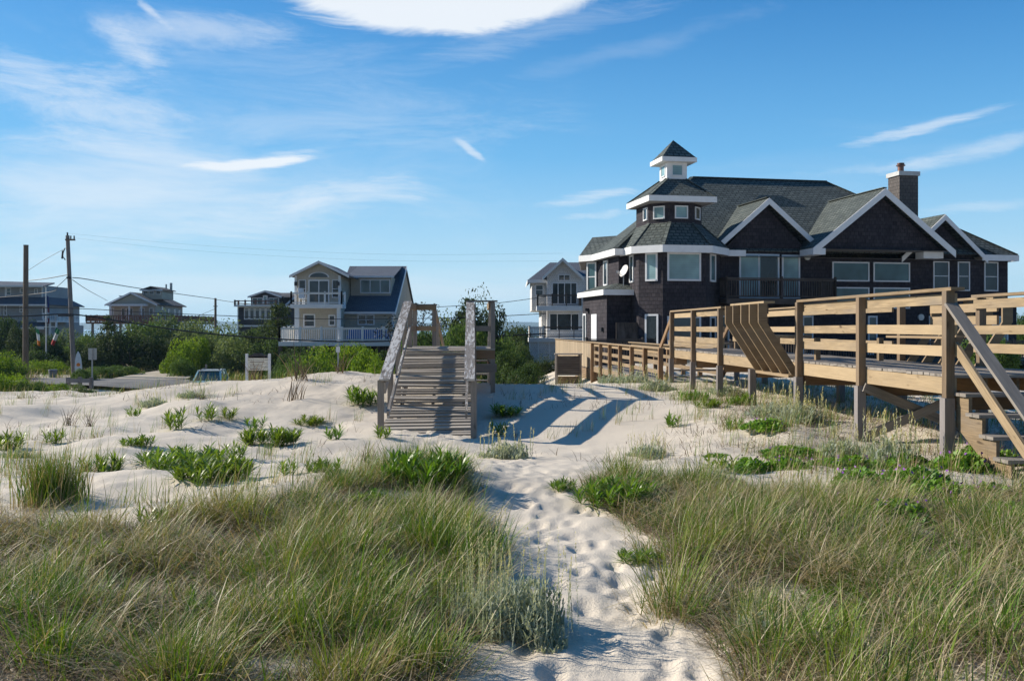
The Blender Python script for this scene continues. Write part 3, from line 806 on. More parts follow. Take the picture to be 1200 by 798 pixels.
# stairs down to the beach, towards the camera
NT_, RISE, RUN = 6, .222, .285
for o in (.0, .85, 1.62):
    P = []
    for k in range(NT_):
        P += [(-.02 - k * RUN, DZ - .03 - (k + 1) * RISE + .0), (-.02 - (k + 1) * RUN, DZ - .03 - (k + 1) * RISE)]
    P += [(-.02 - NT_ * RUN, DZ - .03 - NT_ * RISE - .25), (-.02, DZ - .62)]
    wb(lambda b: b.prism([Wp(s, o - .02, z) for s, z in P], WR * .042), 'stringer', 'wood_tan')
for k in range(NT_):
    wb(lambda b: [b.hexa(Wp(-.02 - (k + f) * RUN, WID / 2, DZ - .03 - (k + 1) * RISE + .021), WR * (WID / 2 + .06), WD * RUN * .245, Vector((0, 0, .02))) for f in (.25, .78)], 'tread', 'wood_grey')
SL = -RISE / RUN
for o in (-.09, WID + .09):
    e = Wp(-2.15, o, 0); g = gz(e.x, e.y) - .3
    wb(lambda b: b.beam(Wp(-1.93, o, g), Wp(-1.93, o, .50), .1, .1, WD), 'post', 'wood_tan')
    up = (WD + Vector((0, 0, -1 / SL))).normalized()
    wb(lambda b: b.beam(Wp(-.03, o, 2.0), Wp(-2.15, o, 2.0 + SL * 2.12), .15, .038, Vector((0, 0, 1))), 'handrail', 'wood_grey')
    wb(lambda b: b.beam(Wp(-.02, o + .06, 1.49), Wp(-2.0, o + .06, 1.49 + SL * 1.98), .038, .12, Vector((0, 0, 1))), 'stair_rail', 'wood_tan_pale')
# steps down from the far end to the lower walk
for o in (-.06, WID + .06):
    wb(lambda b: b.beam(Wp(14.85, o, 2.1), Wp(16.6, o, 1.05), .05, .14), 'stair_rail', 'wood_brown')
for k in range(4):
    wb(lambda b: b.hexa(Wp(15.1 + k * .28, WID / 2, DZ - .04 - (k + 1) * .2), WR * WID / 2, WD * .14, Vector((0, 0, .02))), 'tread', 'wood_grey')
for o in (.0, WID):
    wb(lambda b: b.beam(Wp(14.9, o, DZ - .25), Wp(16.3, o, .1), .04, .22), 'stringer', 'wood_brown')
wb(lambda b: b.hexa(Wp(13.9, .25, .80), WD * .18, WR * .1, Vector((0, 0, .09)), False), 'junction_box', 'grey_metal')

# ------------------------------------------------------------------ lower walk along the house
La, Lb = Vector((4.42, 27.2, 0)), Vector((3.5, 39.5, 0)); LD = (Lb - La).normalized(); LR = Vector((LD.y, -LD.x, 0)); LL = (Lb - La).length
LW = thing('lower_boardwalk', 'low brown timber walkway with post and rail sides below the dark house', 'boardwalk', (La + Lb) / 2)
def Lp(s, o, z): return La + LD * s + LR * o + Vector((0, 0, z))
def lb(fn, name, m): b = MB(); fn(b); return b.build(name, M[m], LW, world=True)
def ldeck(b):
    s = 0
    while s < LL + .2:
        b.hexa(Lp(s, .75, .13), LR * .8, LD * .068, Vector((0, 0, .018))); s += .146
lb(ldeck, 'decking', 'wood_grey')
lb(lambda b: b.beam(Lp(-.05, -.06, .0), Lp(LL, -.06, .0), .04, .22), 'fascia_board', 'wood_tan')
for k in range(7):
    s = LL * k / 6
    for o in (-.12, 1.62):
        p = Lp(s, o, 0)
        lb(lambda b: b.beam(Lp(s, o, gz(p.x, p.y) - .3), Lp(s, o, 1.10), .13, .13, LD), 'post', 'wood_brown')
for o in (-.05, 1.55):
    lb(lambda b: b.beam(Lp(-.1, o - .05, 1.122), Lp(LL + .05, o - .05, 1.122), .18, .04), 'cap_rail', 'wood_tan')
    for zc in (1.02, .70, .42):
        lb(lambda b: b.beam(Lp(-.02, o, zc), Lp(LL, o, zc), .036, .12), 'rail', 'wood_tan')
lb(lambda b: b.beam(Lp(.1, 1.9, 1.25), Lp(LL * .55, 1.9, 1.25), .3, .05), 'ledge_board', 'wood_tan')
lb(lambda b: b.beam(Lp(.1, 1.78, 1.12), Lp(LL * .55, 1.78, 1.12), .04, .2), 'ledge_face', 'wood_tan_pale')

# board fence beyond, standing on a slatted base
Fa, Fb = Vector((3.5, 39.75, 0)), Vector((2.46, 53, 0)); FD = (Fb - Fa).normalized(); FR = Vector((FD.y, -FD.x, 0)); FL = (Fb - Fa).length
FE = thing('board_fence', 'brown vertical board fence with a capped top standing left of the low walkway', 'fence', (Fa + Fb) / 2)
def Fp(s, o, z): return Fa + FD * s + FR * o + Vector((0, 0, z))
def fb(fn, name, m): b = MB(); fn(b); return b.build(name, M[m], FE, world=True)
def boards(b):
    s = .07
    while s < FL:
        b.hexa(Fp(s, 0, .53 + random.uniform(-.015, .015)), Vector((0, 0, .56)), FD * .078, FR * .012); s += .166
fb(boards, 'fence_boards', 'wood_fence')
fb(lambda b: b.beam(Fp(-.05, .0, 1.112), Fp(FL, 0, 1.112), .12, .04), 'cap_rail', 'wood_tan')
for s in (.0, 2.4, 4.8, 7.2, 9.6, 12.0): fb(lambda b: b.beam(Fp(s, .07, -1.3), Fp(s, .07, 1.08), .1, .1, FD), 'post', 'wood_brown')
b = MB(); b.box(-.0, .01, 0, 1, 0, 1); 
fb(lambda b: b.hexa(Fp(2.6, -.03, -.42), FD * 2.7, FR * .015, Vector((0, 0, .37)), False), 'slatted_base', 'lattice_tan')
fb(lambda b: b.hexa(Fp(-.12, .75, -.42), FR * .8, FD * .015, Vector((0, 0, .37)), False), 'slatted_base', 'lattice_tan')
# slatted enclosure
EN = thing('slatted_enclosure', 'dark slatted timber bin enclosure raised on legs in front of the board fence', 'enclosure', (2.48, 41.0, -.8))
def en(fn, name, m): b = MB(); fn(b); return b.build(name, M[m], EN)
en(lambda b: [b.box(-.52, .52, -.02, .02, .50 + k * .083, .555 + k * .083, True) for k in range(10)] + [b.box(-.56, -.52, .0, .8, .50 + k * .083, .555 + k * .083, True) for k in range(10)] + [b.box(.52, .56, .0, .8, .50 + k * .083, .555 + k * .083, True) for k in range(10)], 'slats', 'wood_dark')
en(lambda b: b.box(-.50, .50, .05, .78, .45, 1.25), 'inner_box', 'plastic_grey')
en(lambda b: b.box(-.6, .6, -.06, .84, 1.36, 1.40, True), 'lid', 'wood_grey')
for x_ in (-.52, .52):
    for y_ in (.03, .77): en(lambda b: b.box(x_ - .05, x_ + .05, y_ - .05, y_ + .05, -.35, 1.36, True), 'leg', 'wood_grey')
en(lambda b: b.box(-.46, .46, .3, .33, -.15, .40), 'slatted_skirt', 'lattice_tan')

# ------------------------------------------------------------------ grey ramp in the middle
RD = Vector((-.042, 1, 0)).normalized(); RRt = Vector((RD.y, -RD.x, 0)); R0 = Vector((-1.455, 16.1, 0))
RZ0, RSL, RL_ = -.245, .2583, 5.75
def Rp(s, o, z): return R0 + RD * s + RRt * o + Vector((0, 0, z))
def rz_(s): return RZ0 + RSL * s if s < RL_ else RZ0 + RSL * RL_
RP = thing('beach_ramp', 'weathered grey plank ramp with peeling handrails climbing over the dune to a platform', 'ramp', Rp(3, 0, 0))
def rb(fn, name, m): b = MB(); fn(b); return b.build(name, M[m], RP, world=True)
UPV = (Vector((0, 0, 1)) - RD * RSL).normalized(); RDS = (RD + Vector((0, 0, RSL))).normalized()
def rdeck(b):
    s = -1.2
    while s < RL_ - .05:
        tl = random.uniform(-.024, -.006)
        b.hexa(Rp(s, random.uniform(-.03, .03), rz_(s) - .02 + random.uniform(-.012, .012)), RRt * .80 + Vector((0, 0, random.uniform(-.012, .012))), RDS * .066 + UPV * tl, UPV * .021)
        s += .150 + random.uniform(0, .014)
rb(rdeck, 'ramp_planks', 'wood_ramp')
PTOP = RZ0 + RSL * RL_
def pdeck(b):
    s = RL_ + .03
    while s < RL_ + 2.75:
        b.hexa(Rp(s, .24, PTOP - .02 + random.uniform(-.004, .004)), RRt * 1.06, RD * .068, Vector((0, 0, .019))); s += .148
rb(pdeck, 'platform_planks', 'wood_ramp')
for o in (-.6, 0, .6): rb(lambda b: b.beam(Rp(-1, o, rz_(-1) - .14), Rp(RL_, o, PTOP - .14), .04, .18), 'ramp_joist', 'wood_brown')
rb(lambda b: b.beam(Rp(RL_ - .02, .78, PTOP - .15), Rp(RL_ - .02, 1.3, PTOP - .15), .04, .2), 'fascia_board', 'wood_brown')
rb(lambda b: b.beam(Rp(RL_ - .03, .70, PTOP - .46), Rp(RL_ - .03, 1.34, PTOP - .46), .05, .2), 'cross_beam', 'wood_grey')
rb(lambda b: b.beam(Rp(RL_, 1.24, PTOP - .15), Rp(RL_ + 2.7, 1.24, PTOP - .15), .04, .2), 'fascia_board', 'wood_brown')
rb(lambda b: b.beam(Rp(RL_ + .02, 1.18, PTOP - .46), Rp(RL_ + 2.7, 1.18, PTOP - .46), .05, .2), 'cross_beam', 'wood_brown')
HR = 1.075
for o in (-.725, .725):
    oo = -.06 if o < 0 else .06
    for s in (.06, 1.95, 3.85, RL_ - .05):
        p = Rp(s, o + oo * .5, 0)
        g = gz(p.x, p.y) - .4
        rb(lambda b: b.beam(Rp(s, o + oo * 1.2, g), Rp(s, o + oo * 1.2, rz_(s) + HR - .03), .105, .105, RD), 'post', 'wood_grey')
    rb(lambda b: b.beam(Rp(-.05, o, RZ0 + HR - .01), Rp(RL_ + .03, o, PTOP + HR), .185, .042), 'handrail', 'wood_peel')
    rb(lambda b: b.beam(Rp(.0, o, RZ0 + HR - .145), Rp(RL_, o, PTOP + HR - .135), .036, .20), 'top_rail', 'wood_grey')
    rb(lambda b: b.beam(Rp(.0, o - oo * .9, RZ0 + .47), Rp(RL_, o - oo * .9, PTOP + .47), .038, .13), 'mid_rail', 'wood_peel')
def vpost(s, o, z1=PTOP + HR - .02, m='wood_grey'):
    p = Rp(s, o, 0)
    rb(lambda b: b.beam(Rp(s, o, gz(p.x, p.y) - .4), Rp(s, o, z1), .105, .105, RD), 'post', m)
PB = RL_ + 2.62
for (s, o) in ((RL_ + .02, 1.25), (PB, 1.25), (PB, -.72), (PB, -.22), (RL_ + 1.3, -.76), (RL_ + 1.3, 1.25)): vpost(s, o)
rb(lambda b: b.beam(Rp(RL_ + .02, .62, PTOP + HR + .022), Rp(RL_ + .02, 1.36, PTOP + HR + .022), .15, .036), 'cap_rail', 'wood_grey')
rb(lambda b: b.beam(Rp(RL_ + .02, .8, PTOP + .46), Rp(RL_ + .02, 1.2, PTOP + .46), .036, .12), 'platform_rail', 'wood_grey')
for zz, h in ((HR - .075, .13), (.46, .12)):
    rb(lambda b: b.beam(Rp(RL_ + .08, 1.17, PTOP + zz), Rp(PB, 1.17, PTOP + zz), .036, h), 'platform_rail', 'wood_tan')
    rb(lambda b: b.beam(Rp(PB - .07, -.70, PTOP + zz), Rp(PB - .07, -.17, PTOP + zz), .036, h), 'platform_rail', 'wood_tan')
    rb(lambda b: b.beam(Rp(RL_ + .1, -.69, PTOP + zz), Rp(PB, -.69, PTOP + zz), .036, h), 'platform_rail', 'wood_brown')
rb(lambda b: b.beam(Rp(PB, -.80, PTOP + HR), Rp(PB, -.14, PTOP + HR), .15, .036), 'cap_rail', 'wood_grey')
rb(lambda b: b.beam(Rp(RL_, 1.22, PTOP + HR), Rp(PB, 1.22, PTOP + HR), .15, .036), 'cap_rail', 'wood_grey')
rb(lambda b: b.beam(Rp(RL_ + .05, -.76, PTOP + HR), Rp(PB, -.76, PTOP + HR), .15, .036), 'cap_rail', 'wood_grey')
for o, m_ in ((-.22, 'wood_tan'), (1.22, 'wood_grey')):
    rb(lambda b: b.beam(Rp(PB + .05, o, PTOP + HR - .03), Rp(PB + 3.0, o + .16, PTOP - .12), .05, .15), 'stair_handrail', m_)
    for s, dz in ((PB + 1.0, .38), (PB + 2.0, .77)):
        rb(lambda b: b.beam(Rp(s, o + .03, PTOP - 2.0), Rp(s, o + .03, PTOP + HR - .08 - dz), .1, .1, RD), 'post', 'wood_grey')
for k in range(8): rb(lambda b: b.hexa(Rp(PB + .15 + k * .3, .5, PTOP - .02 - (k + 1) * .19), RRt * .68, RD * .14, Vector((0, 0, .019))), 'stair_tread', 'wood_grey')
# ------------------------------------------------------------------ beige house with white decks
s_ = 75 / 1100
YX = lambda x, Y=75: (x - 600) / 1100 * Y
YZ = lambda y, Y=75: EYE + (385 - y) / 1100 * Y
x0 = YX(400)
HB = thing('beige_house', 'beige two storey house on piles with white balcony, white deck and navy lower roof', 'house', (x0, 75, -2.1))
def loc(x, y, Y): return Vector((YX(x, Y) - x0, Y - 75, YZ(y, Y) + 2.1))
LX = lambda x, Y: YX(x, Y) - x0
LZ = lambda y, Y: YZ(y, Y) + 2.1
w = MB()
zf = LZ(399, 75); ze = LZ(322, 72.5) ; 
# main body (saltbox section extruded along x)
xr = LX(466, 77); xl = LX(392, 75)
zr = LZ(312, 82); zl = LZ(365.5, 74)
w.prism([(xl, -.6, zf - .2), (xl, 15, zf - .2), (xl, 15, zl + .1), (xl, 7, zr - .12), (xl, -.6, zl + .17)], (xr - xl, 0, 0))
bx0, bx1 = LX(345.5, 72.5), LX(399, 72.5)
za = LZ(307.5, 72.5); zev = LZ(323, 72.5)
w.prism([(bx0, -2.5, zf - .2), (bx1, -2.5, zf - .2), (bx1, -2.5, zev), ((bx0 + bx1) / 2, -2.5, za), (bx0, -2.5, zev)], (0, 8, 0))
# dormer
dx0, dx1 = LX(411, 76.6), LX(458, 76.6)
w.box(dx0, dx1, 1.6, 5, LZ(349, 76.6), LZ(324.5, 76.6))
w.build('wall', M['siding_beige'], HB)
r = MB()
xrr = LX(466.8, 77) + .1
r.slab([(xl, -1.05, zl), (xrr, -1.05, zl), (xrr, 7, zr), (xl, 7, zr)], .12)
r.slab([(xl, 7, zr), (xrr, 7, zr), (xrr, 15.4, zl), (xl, 15.4, zl)], .12)
ex0, ex1, exa, zee = LX(339, 72), LX(409, 72), LX(373.5, 72), LZ(323, 72)
zaa = LZ(306, 72)
r.slab([(ex0, -3, zee), (exa, -3, zaa), (exa, 5, zaa), (ex0, 5, zee)], .1)
r.slab([(exa, -3, zaa), (ex1, -3, zee), (ex1, 2.5, zee), (exa, 5, zaa)], .1)
r.slab([(dx0 - .3, 1.35, LZ(323.5, 76.3)), (dx1 + .3, 1.35, LZ(323.5, 76.3)), (dx1 + .3, 7, zr - .02), (dx0 - .3, 7, zr - .02)], .1)
r.build('roof', M['roof_dark'], HB)
f = MB()
rake(f, ex0, zee + .02, exa, zaa + .03, -3.0, h=.2); rake(f, exa, zaa + .03, ex1, zee + .02, -3.0, h=.2)
f.box(xl + .5, xrr, -1.1, -1.052, zl - .16, zl + .0); f.box(dx0 - .3, dx1 + .3, 1.30, 1.348, LZ(325.5, 76.3), LZ(323.3, 76.3))
f.box(bx0 - .02, bx0 + .16, -2.53, -2.35, zf, zev); f.box(bx1 - .16, bx1 + .02, -2.53, -2.35, zf, zev)
f.box(xr - .14, xr + .03, -.64, -.5, zf, zl)
f.prism([(xrr + .002, -1.05, zl + .0), (xrr + .002, 7, zr + .0), (xrr + .002, 7, zr - .3), (xrr + .002, -1.05, zl - .3)], (.05, 0, 0))
f.build('trim', M['white_trim'], HB)
def wpx(xa, xb, ya, yb, Y, pane, yoff=0.0, **k):
    return window(HB, (LX(xa, Y), Y - 75 - yoff, LZ(yb, Y)), (1, 0), LX(xb, Y) - LX(xa, Y), LZ(ya, Y) - LZ(yb, Y), 'white_trim', pane, **k)
wpx(361.5, 386, 328, 357, 72.5, 'glass_mid', bars=(.5,), name='patio_door')
# arched fan light
a = MB(); n = 10; cxx = (LX(361.5, 72.5) + LX(386, 72.5)) / 2; rw = (LX(386, 72.5) - LX(361.5, 72.5)) / 2
arc = lambda k, q: [(cxx + rw * k * math.cos(math.pi * i / n), -2.505 - q, LZ(325, 72.5) + rw * .50 * k * math.sin(math.pi * i / n)) for i in range(n + 1)]
a.prism(arc(1, 0), (0, -.05, 0)); ao = a.build('fan_light', M['white_trim'], HB)
a = MB(); a.prism(arc(.86, .052), (0, -.012, 0)); a.build('pane', M['glass_mid'], ao)
for xa, xb in ((350, 358.5), (389.2, 397.2)): wpx(xa, xb, 328, 349, 72.5, 'glass_dark', hbars=(.5,), fw=.05)
wpx(422, 457.5, 327.5, 344, 76.6, 'glass_teal', bars=(.333, .667))
wpx(355.5, 369.5, 368, 383.5, 72.5, 'glass_dark', hbars=(.5,)); wpx(385, 393, 369, 382, 72.5, 'glass_dark', hbars=(.5,))
wpx(419, 439, 368.5, 381, 74.4, 'glass_dark', bars=(.5,), hbars=(.5,))
for xx in (347, 400.3):
    b = MB(); lx = LX(xx, 72.5); b.box(lx - .1, lx + .1, -2.72, -2.505, LZ(335, 72.5), LZ(330.5, 72.5)) if xx < 350 else b.box(lx - .35, lx - .15, -2.72, -2.505, LZ(335, 72.5), LZ(330.5, 72.5)); b.build('wall_lamp', M['dark_metal'], HB)
# balcony on posts
bY = 70.9
b0, b1 = LX(340, bY), LX(401, bY)
b = MB(); b.box(b0, b1, -4.1, -2.505, LZ(361, bY), LZ(356.5, bY)); bal = b.build('balcony', M['white_paint'], HB)
railing(bal, [(b0 + .06, -2.6), (b0 + .06, -4.0), (b1 - .06, -4.0), (b1 - .06, -2.6)], LZ(356.5, bY), LZ(343, bY), 'white_paint', every=1.35, pickets=False, post=.12)
for xx in (347.5, 396.5):
    b = MB(); lx = LX(xx, bY); b.box(lx - .14, lx + .14, -4.0, -3.72, zf, LZ(361, bY)); b.build('column', M['white_paint'], HB)
# main deck
dY = 70.3
d0, d1 = LX(327, dY), LX(475, dY)
b = MB(); b.box(d0, d1, -4.9, -.5, zf - .35, zf - .02); dk = b.build('deck', M['white_paint'], HB)
railing(dk, [(d0 + .07, -.6), (d0 + .07, -4.82), (d1 - .07, -4.82), (d1 - .07, -.6)], zf - .02, zf + 1.0, 'white_paint', every=1.55, gap=.16, bal=.05, post=.15)
for xx in (332, 352, 375, 398, 420, 445, 470):
    lx = LX(xx, 71.5)
    for yy in (-4.4, -1.2): b = MB(); b.box(lx - .12, lx + .12, yy - .12, yy + .12, -.6, zf - .36, True); b.build('pile', M['wood_dark'], HB)
b = MB(); b.box(LX(380, 76), LX(470, 76), .5, 8, -.4, zf - .36); b.build('underhouse_shade', M['shade_dark'], HB)  # dark block stands in for the shade under the raised house
# navy cloth covered loungers row seen through the railing -> one outdoor sofa, and a balcony chair
SF = thing('deck_sofa', 'navy cushioned outdoor sofa on the lower deck of the beige house', 'sofa', (YX(432, 72.2), 72.2, YZ(399, 75)))
b = MB(); b.box(-1.6, 1.6, -.4, .4, .18, .42); b.build('seat', M['navy_cloth'], SF)
b = MB(); b.box(-1.6, 1.6, .25, .42, .42, .95); b.build('backrest', M['navy_cloth'], SF)
b = MB(); [b.box(x - .04, x + .04, y - .04, y + .04, 0, .18) for x in (-1.5, 1.5) for y in (-.33, .33)]; b.build('feet', M['dark_metal'], SF)
CHR = thing('folding_chair', 'white high backed chair on the balcony of the beige house', 'chair', (YX(356, 71.7), 71.7, YZ(356.5, 70.9)), R(50))
for (x, y) in ((-.24, -.2), (.24, -.2), (-.24, .24), (.24, .24)):
    b = MB(); b.box(x - .025, x + .025, y - .025, y + .025, 0, .44); b.build('leg', M['white_paint'], CHR)
b = MB(); b.box(-.27, .27, -.26, .26, .44, .48); b.build('seat', M['white_paint'], CHR)
b = MB(); b.beam((0, .25, .48), (0, .42, 1.25), .54, .04, (0, 1, 0)); b.build('backrest', M['white_paint'], CHR)

# ------------------------------------------------------------------ white shingled house beside the dark one
Y0 = 84.0
GX_ = lambda x, Y=Y0: (x - 600) / 1100 * Y
GZ_ = lambda y, Y=Y0: EYE + (385 - y) / 1100 * Y
gx0 = GX_(660)
WH = thing('grey_shingle_house', 'pale grey shingled beach house with two decks and a front gable behind the dark house', 'house', (gx0, Y0, -2.1))
X_ = lambda x, Y=Y0: GX_(x, Y) - gx0
Z_ = lambda y, Y=Y0: GZ_(y, Y) + 2.1
w = MB()
w.box(X_(641), X_(735), 0, 10, Z_(418), Z_(324))                       # gable block
w.prism([(X_(641), 0, Z_(324)), (X_(681.5), 0, Z_(324)), (X_(681.5), 0, Z_(322)), (X_(659.5), 0, Z_(304.5)), (X_(641), 0, Z_(322))], (0, 8, 0))
w.box(X_(623, 86), X_(641.1, 86), 1.2, 10, Z_(364, 85.2), Z_(327, 85.2))         # left wing, upper storey
w.box(X_(634.5, 86), X_(641.1, 86), 1.6, 10, Z_(418, 85.6), Z_(364.1, 85.6))
w.build('wall', M['shingle_grey'], WH)
r = MB()
zl, zt = Z_(325, 83.4), Z_(302.5, 83.4)
r.slab([(X_(635.5, 83.4), -.6, zl), (X_(659.5, 83.4), -.6, zt), (X_(659.5, 83.4), 8, zt), (X_(635.5, 83.4), 8, zl)], .12)
r.slab([(X_(659.5, 83.4), -.6, zt), (X_(684, 83.4), -.6, zl), (X_(684, 83.4), 8, zl), (X_(659.5, 83.4), 8, zt)], .12)
zb = Z_(328, 84.6)
r.slab([(X_(618.5, 84.6), .6, zb), (X_(642, 84.6), .6, zb), (X_(659, 88), 5, zt), (X_(645, 88), 5, zt)], .12)
r.slab([(X_(618.5, 84.6), 11, zb), (X_(618.5, 84.6), .6, zb), (X_(645, 88), 5, zt), (X_(645, 88), 8, zt)], .12)
r.slab([(X_(684, 83.4), .2, zl - .03), (X_(735), .2, zl - .03), (X_(735), 5, Z_(303)), (X_(660), 5, Z_(303))], .12)
r.build('roof', M['roof_dark'], WH)
f = MB()
rake(f, X_(635.5, 83.4), zl + .02, X_(659.5, 83.4), zt + .03, -.6, h=.3); rake(f, X_(659.5, 83.4), zt + .03, X_(684, 83.4), zl + .02, -.6, h=.3)
ring(f, [(X_(618.5, 84.6), 11), (X_(618.5, 84.6), .6), (X_(641, 84.6), .6)], zb - .28, zb + .02)
f.build('fascia', M['white_paint'], WH)
def gw(xa, xb, ya, yb, pane, yv=0.0, **k):
    Y = Y0 + yv
    return window(WH, (X_(xa, Y), yv, Z_(yb, Y)), (1, 0), X_(xb, Y) - X_(xa, Y), Z_(ya, Y) - Z_(yb, Y), 'white_trim', pane, **k)
gw(646.5, 676.5, 331, 357, 'glass_mid', bars=(.25, .5, .75), name='patio_door')
gw(654, 668.5, 321.5, 329.5, 'glass_mid', bars=(.5,)); gw(627, 637, 333.5, 346.5, 'glass_mid', 1.2, hbars=(.5,))
gw(643.5, 679, 367, 388, 'glass_mid', bars=(.27, .73))
b = MB(); u0, u1 = X_(629, 82), X_(682, 82); b.box(u0, u1, -2.0, -.01, Z_(364, 82), Z_(358.5, 82)); ub = b.build('balcony', M['white_paint'], WH)
railing(ub, [(u0 + .1, -.1), (u0 + .1, -1.95), (u1 - .1, -1.95), (u1 - .1, -.1)], Z_(358.5, 82), Z_(345.5, 82), 'wood_dark', every=1.1, pickets=False, post=.09, cap=.09, hr=[Z_(358.5, 82) + .15 * k for k in range(2, 6)])
b = MB(); v0, v1 = X_(619.5, 80.5), X_(690, 80.5); zd = Z_(396, 80.5)
b.box(v0, v1, -3.5, -.01, zd - .35, zd); ld = b.build('lower_deck', M['white_paint'], WH)
railing(ld, [(v0 + .1, -.1), (v0 + .1, -3.42), (X_(637, 80.5), -3.42)], zd, Z_(383, 80.5), 'shingle_grey', every=3, gap=.12, bal=.11)
railing(ld, [(X_(638, 80.5), -3.42), (v1, -3.42)], zd, Z_(383, 80.5), 'wood_dark', every=1.4, pickets=False, post=.07, cap=.07, hr=[zd + .3, zd + .6])
b = MB(); b.box(v0 + .1, v1, -3.35, -.05, -.5, zd - .352); b.build('skirt_wall', M['shingle_grey'], WH)
f = MB()
for xx in (620, 630, 643, 651.5): f.box(X_(xx, 80.5) - .0, X_(xx, 80.5) + .12, -3.39, -3.352, -.2, zd - .352)
f.box(X_(636, 80.5), X_(647, 80.5), -3.41, -3.392, zd - 1.62, zd - 1.5); f.box(X_(636, 80.5), X_(636, 80.5) + .1, -3.41, -3.392, -.2, zd - 1.62); f.box(X_(647, 80.5) - .1, X_(647, 80.5), -3.41, -3.392, -.2, zd - 1.62)
f.build('skirt_trim', M['white_paint'], WH)

# ------------------------------------------------------------------ far house on stilts with wrap around deck
Y0b = 145.0
sx = lambda x, Y=Y0b: (x - 600) / 1100 * Y
sz = lambda y, Y=Y0b: EYE + (385 - y) / 1100 * Y
hx0 = sx(170)
SH = thing('stilt_house', 'olive cottage with a rooftop monitor and red wraparound deck raised above the scrub', 'house', (hx0, Y0b, -2.1))
X2 = lambda x: sx(x) - hx0
Z2 = lambda y: sz(y) + 2.1
w = MB()
wx0, wx1, wxa = X2(128), X2(182), X2(155); D2 = 12.0
w.prism([(wx0, 0, Z2(378)), (wx1, 0, Z2(378)), (wx1, 0, Z2(357.5)), (wxa, 0, Z2(344.5)), (wx0, 0, Z2(357.5))], (0, D2, 0))
w.box(X2(160.5), X2(184), 2.0, 7.0, Z2(350), Z2(338.5))
w.box(X2(133.5), X2(150), 3.0, 6.0, Z2(352), Z2(346.5))
w.build('wall', M['siding_olive'], SH)
r = MB()
r.slab([(X2(124.5), -.6, Z2(357)), (wxa, -.6, Z2(342.5)), (wxa, D2, Z2(342.5)), (X2(124.5), D2, Z2(357))], .15)
r.slab([(wxa, -.6, Z2(342.5)), (X2(186), -.6, Z2(357)), (X2(186), D2 + .5, Z2(357)), (wxa, D2 + .5, Z2(342.5))], .15)
r.slab([(X2(159), 1.5, Z2(339)), (X2(172), 1.5, Z2(334.8)), (X2(172), 7.5, Z2(334.8)), (X2(159), 7.5, Z2(339))], .12)
r.slab([(X2(172), 1.5, Z2(334.8)), (X2(186), 1.5, Z2(339)), (X2(186), 7.5, Z2(339)), (X2(172), 7.5, Z2(334.8))], .12)
r.slab([(X2(131), 2.6, Z2(346)), (X2(152), 2.6, Z2(345)), (X2(152), 6.2, Z2(345)), (X2(131), 6.2, Z2(346))], .12)
r.build('roof', M['roof_grey'], SH)
f = MB(); rake(f, X2(124.5), Z2(357) + .02, wxa, Z2(342.5) + .03, -.6, h=.28); rake(f, wxa, Z2(342.5) + .03, X2(186), Z2(357) + .02, -.6, h=.28)
f.box(X2(159), X2(186), 1.45, 1.498, Z2(340.5), Z2(338.7)); f.box(X2(131), X2(174), -1.6, -.02, Z2(359), Z2(356.5))
for xx in (134.5, 156, 170): f.box(X2(xx) - .1, X2(xx) + .1, -1.55, -1.35, Z2(375), Z2(359))
f.build('porch_frame', M['white_trim'], SH)
for (xa, xb, ya, yb, p) in ((142, 147, 361, 375, 'glass_dark'), (148, 156, 361, 372, 'glass_mid'), (163, 169.5, 361, 375, 'glass_dark'), (175, 180, 361, 369, 'glass_teal'), (131, 133.5, 361, 370, 'glass_teal')):
    window(SH, (X2(xa), 0, Z2(yb)), (1, 0), X2(xb) - X2(xa), Z2(ya) - Z2(yb), 'white_trim', p)
for xa in (162, 169, 177): window(SH, (X2(xa), 2.0, Z2(344.5)), (1, 0), .75, .55, 'white_trim', 'glass_mid', fw=.06)
for v_, ya, yb in ((2.5, 358.5, 363), (5.2, 361, 367), (8, 361, 373), (10, 362, 370)):
    window(SH, (wx1, v_, Z2(yb)), (0, 1), .9, Z2(ya) - Z2(yb), 'white_trim', 'glass_mid', fw=.07)
for xa, yt, rr_ in ((178, 331, .13), (184, 329.5, .2)):
    b = MB(); b.tube([(X2(xa), 6, Z2(340)), (X2(xa), 6, Z2(yt))], rr_, 10); b.build('flue_pipe', M['grey_metal'], SH)
b = MB(); k0, k1 = X2(113), X2(213); b.box(k0, k1, -3.6, D2 + 4, Z2(379.5), Z2(377.3), True); dk = b.build('deck', M['wood_red'], SH)
railing(dk, [(k0, D2), (k0, -3.5), (k1, -3.5), (k1, D2 + 4)], Z2(377.3), Z2(370), 'wood_red', every=1.6, gap=.34, bal=.13, post=.16)
for xx in (118, 135, 150, 165, 182, 205):
    for yy in (-2.8, 5): b = MB(); b.box(X2(xx) - .14, X2(xx) + .14, yy - .14, yy + .14, -.5, Z2(379.6), True); b.build('stilt', M['wood_pole_grey'], SH)

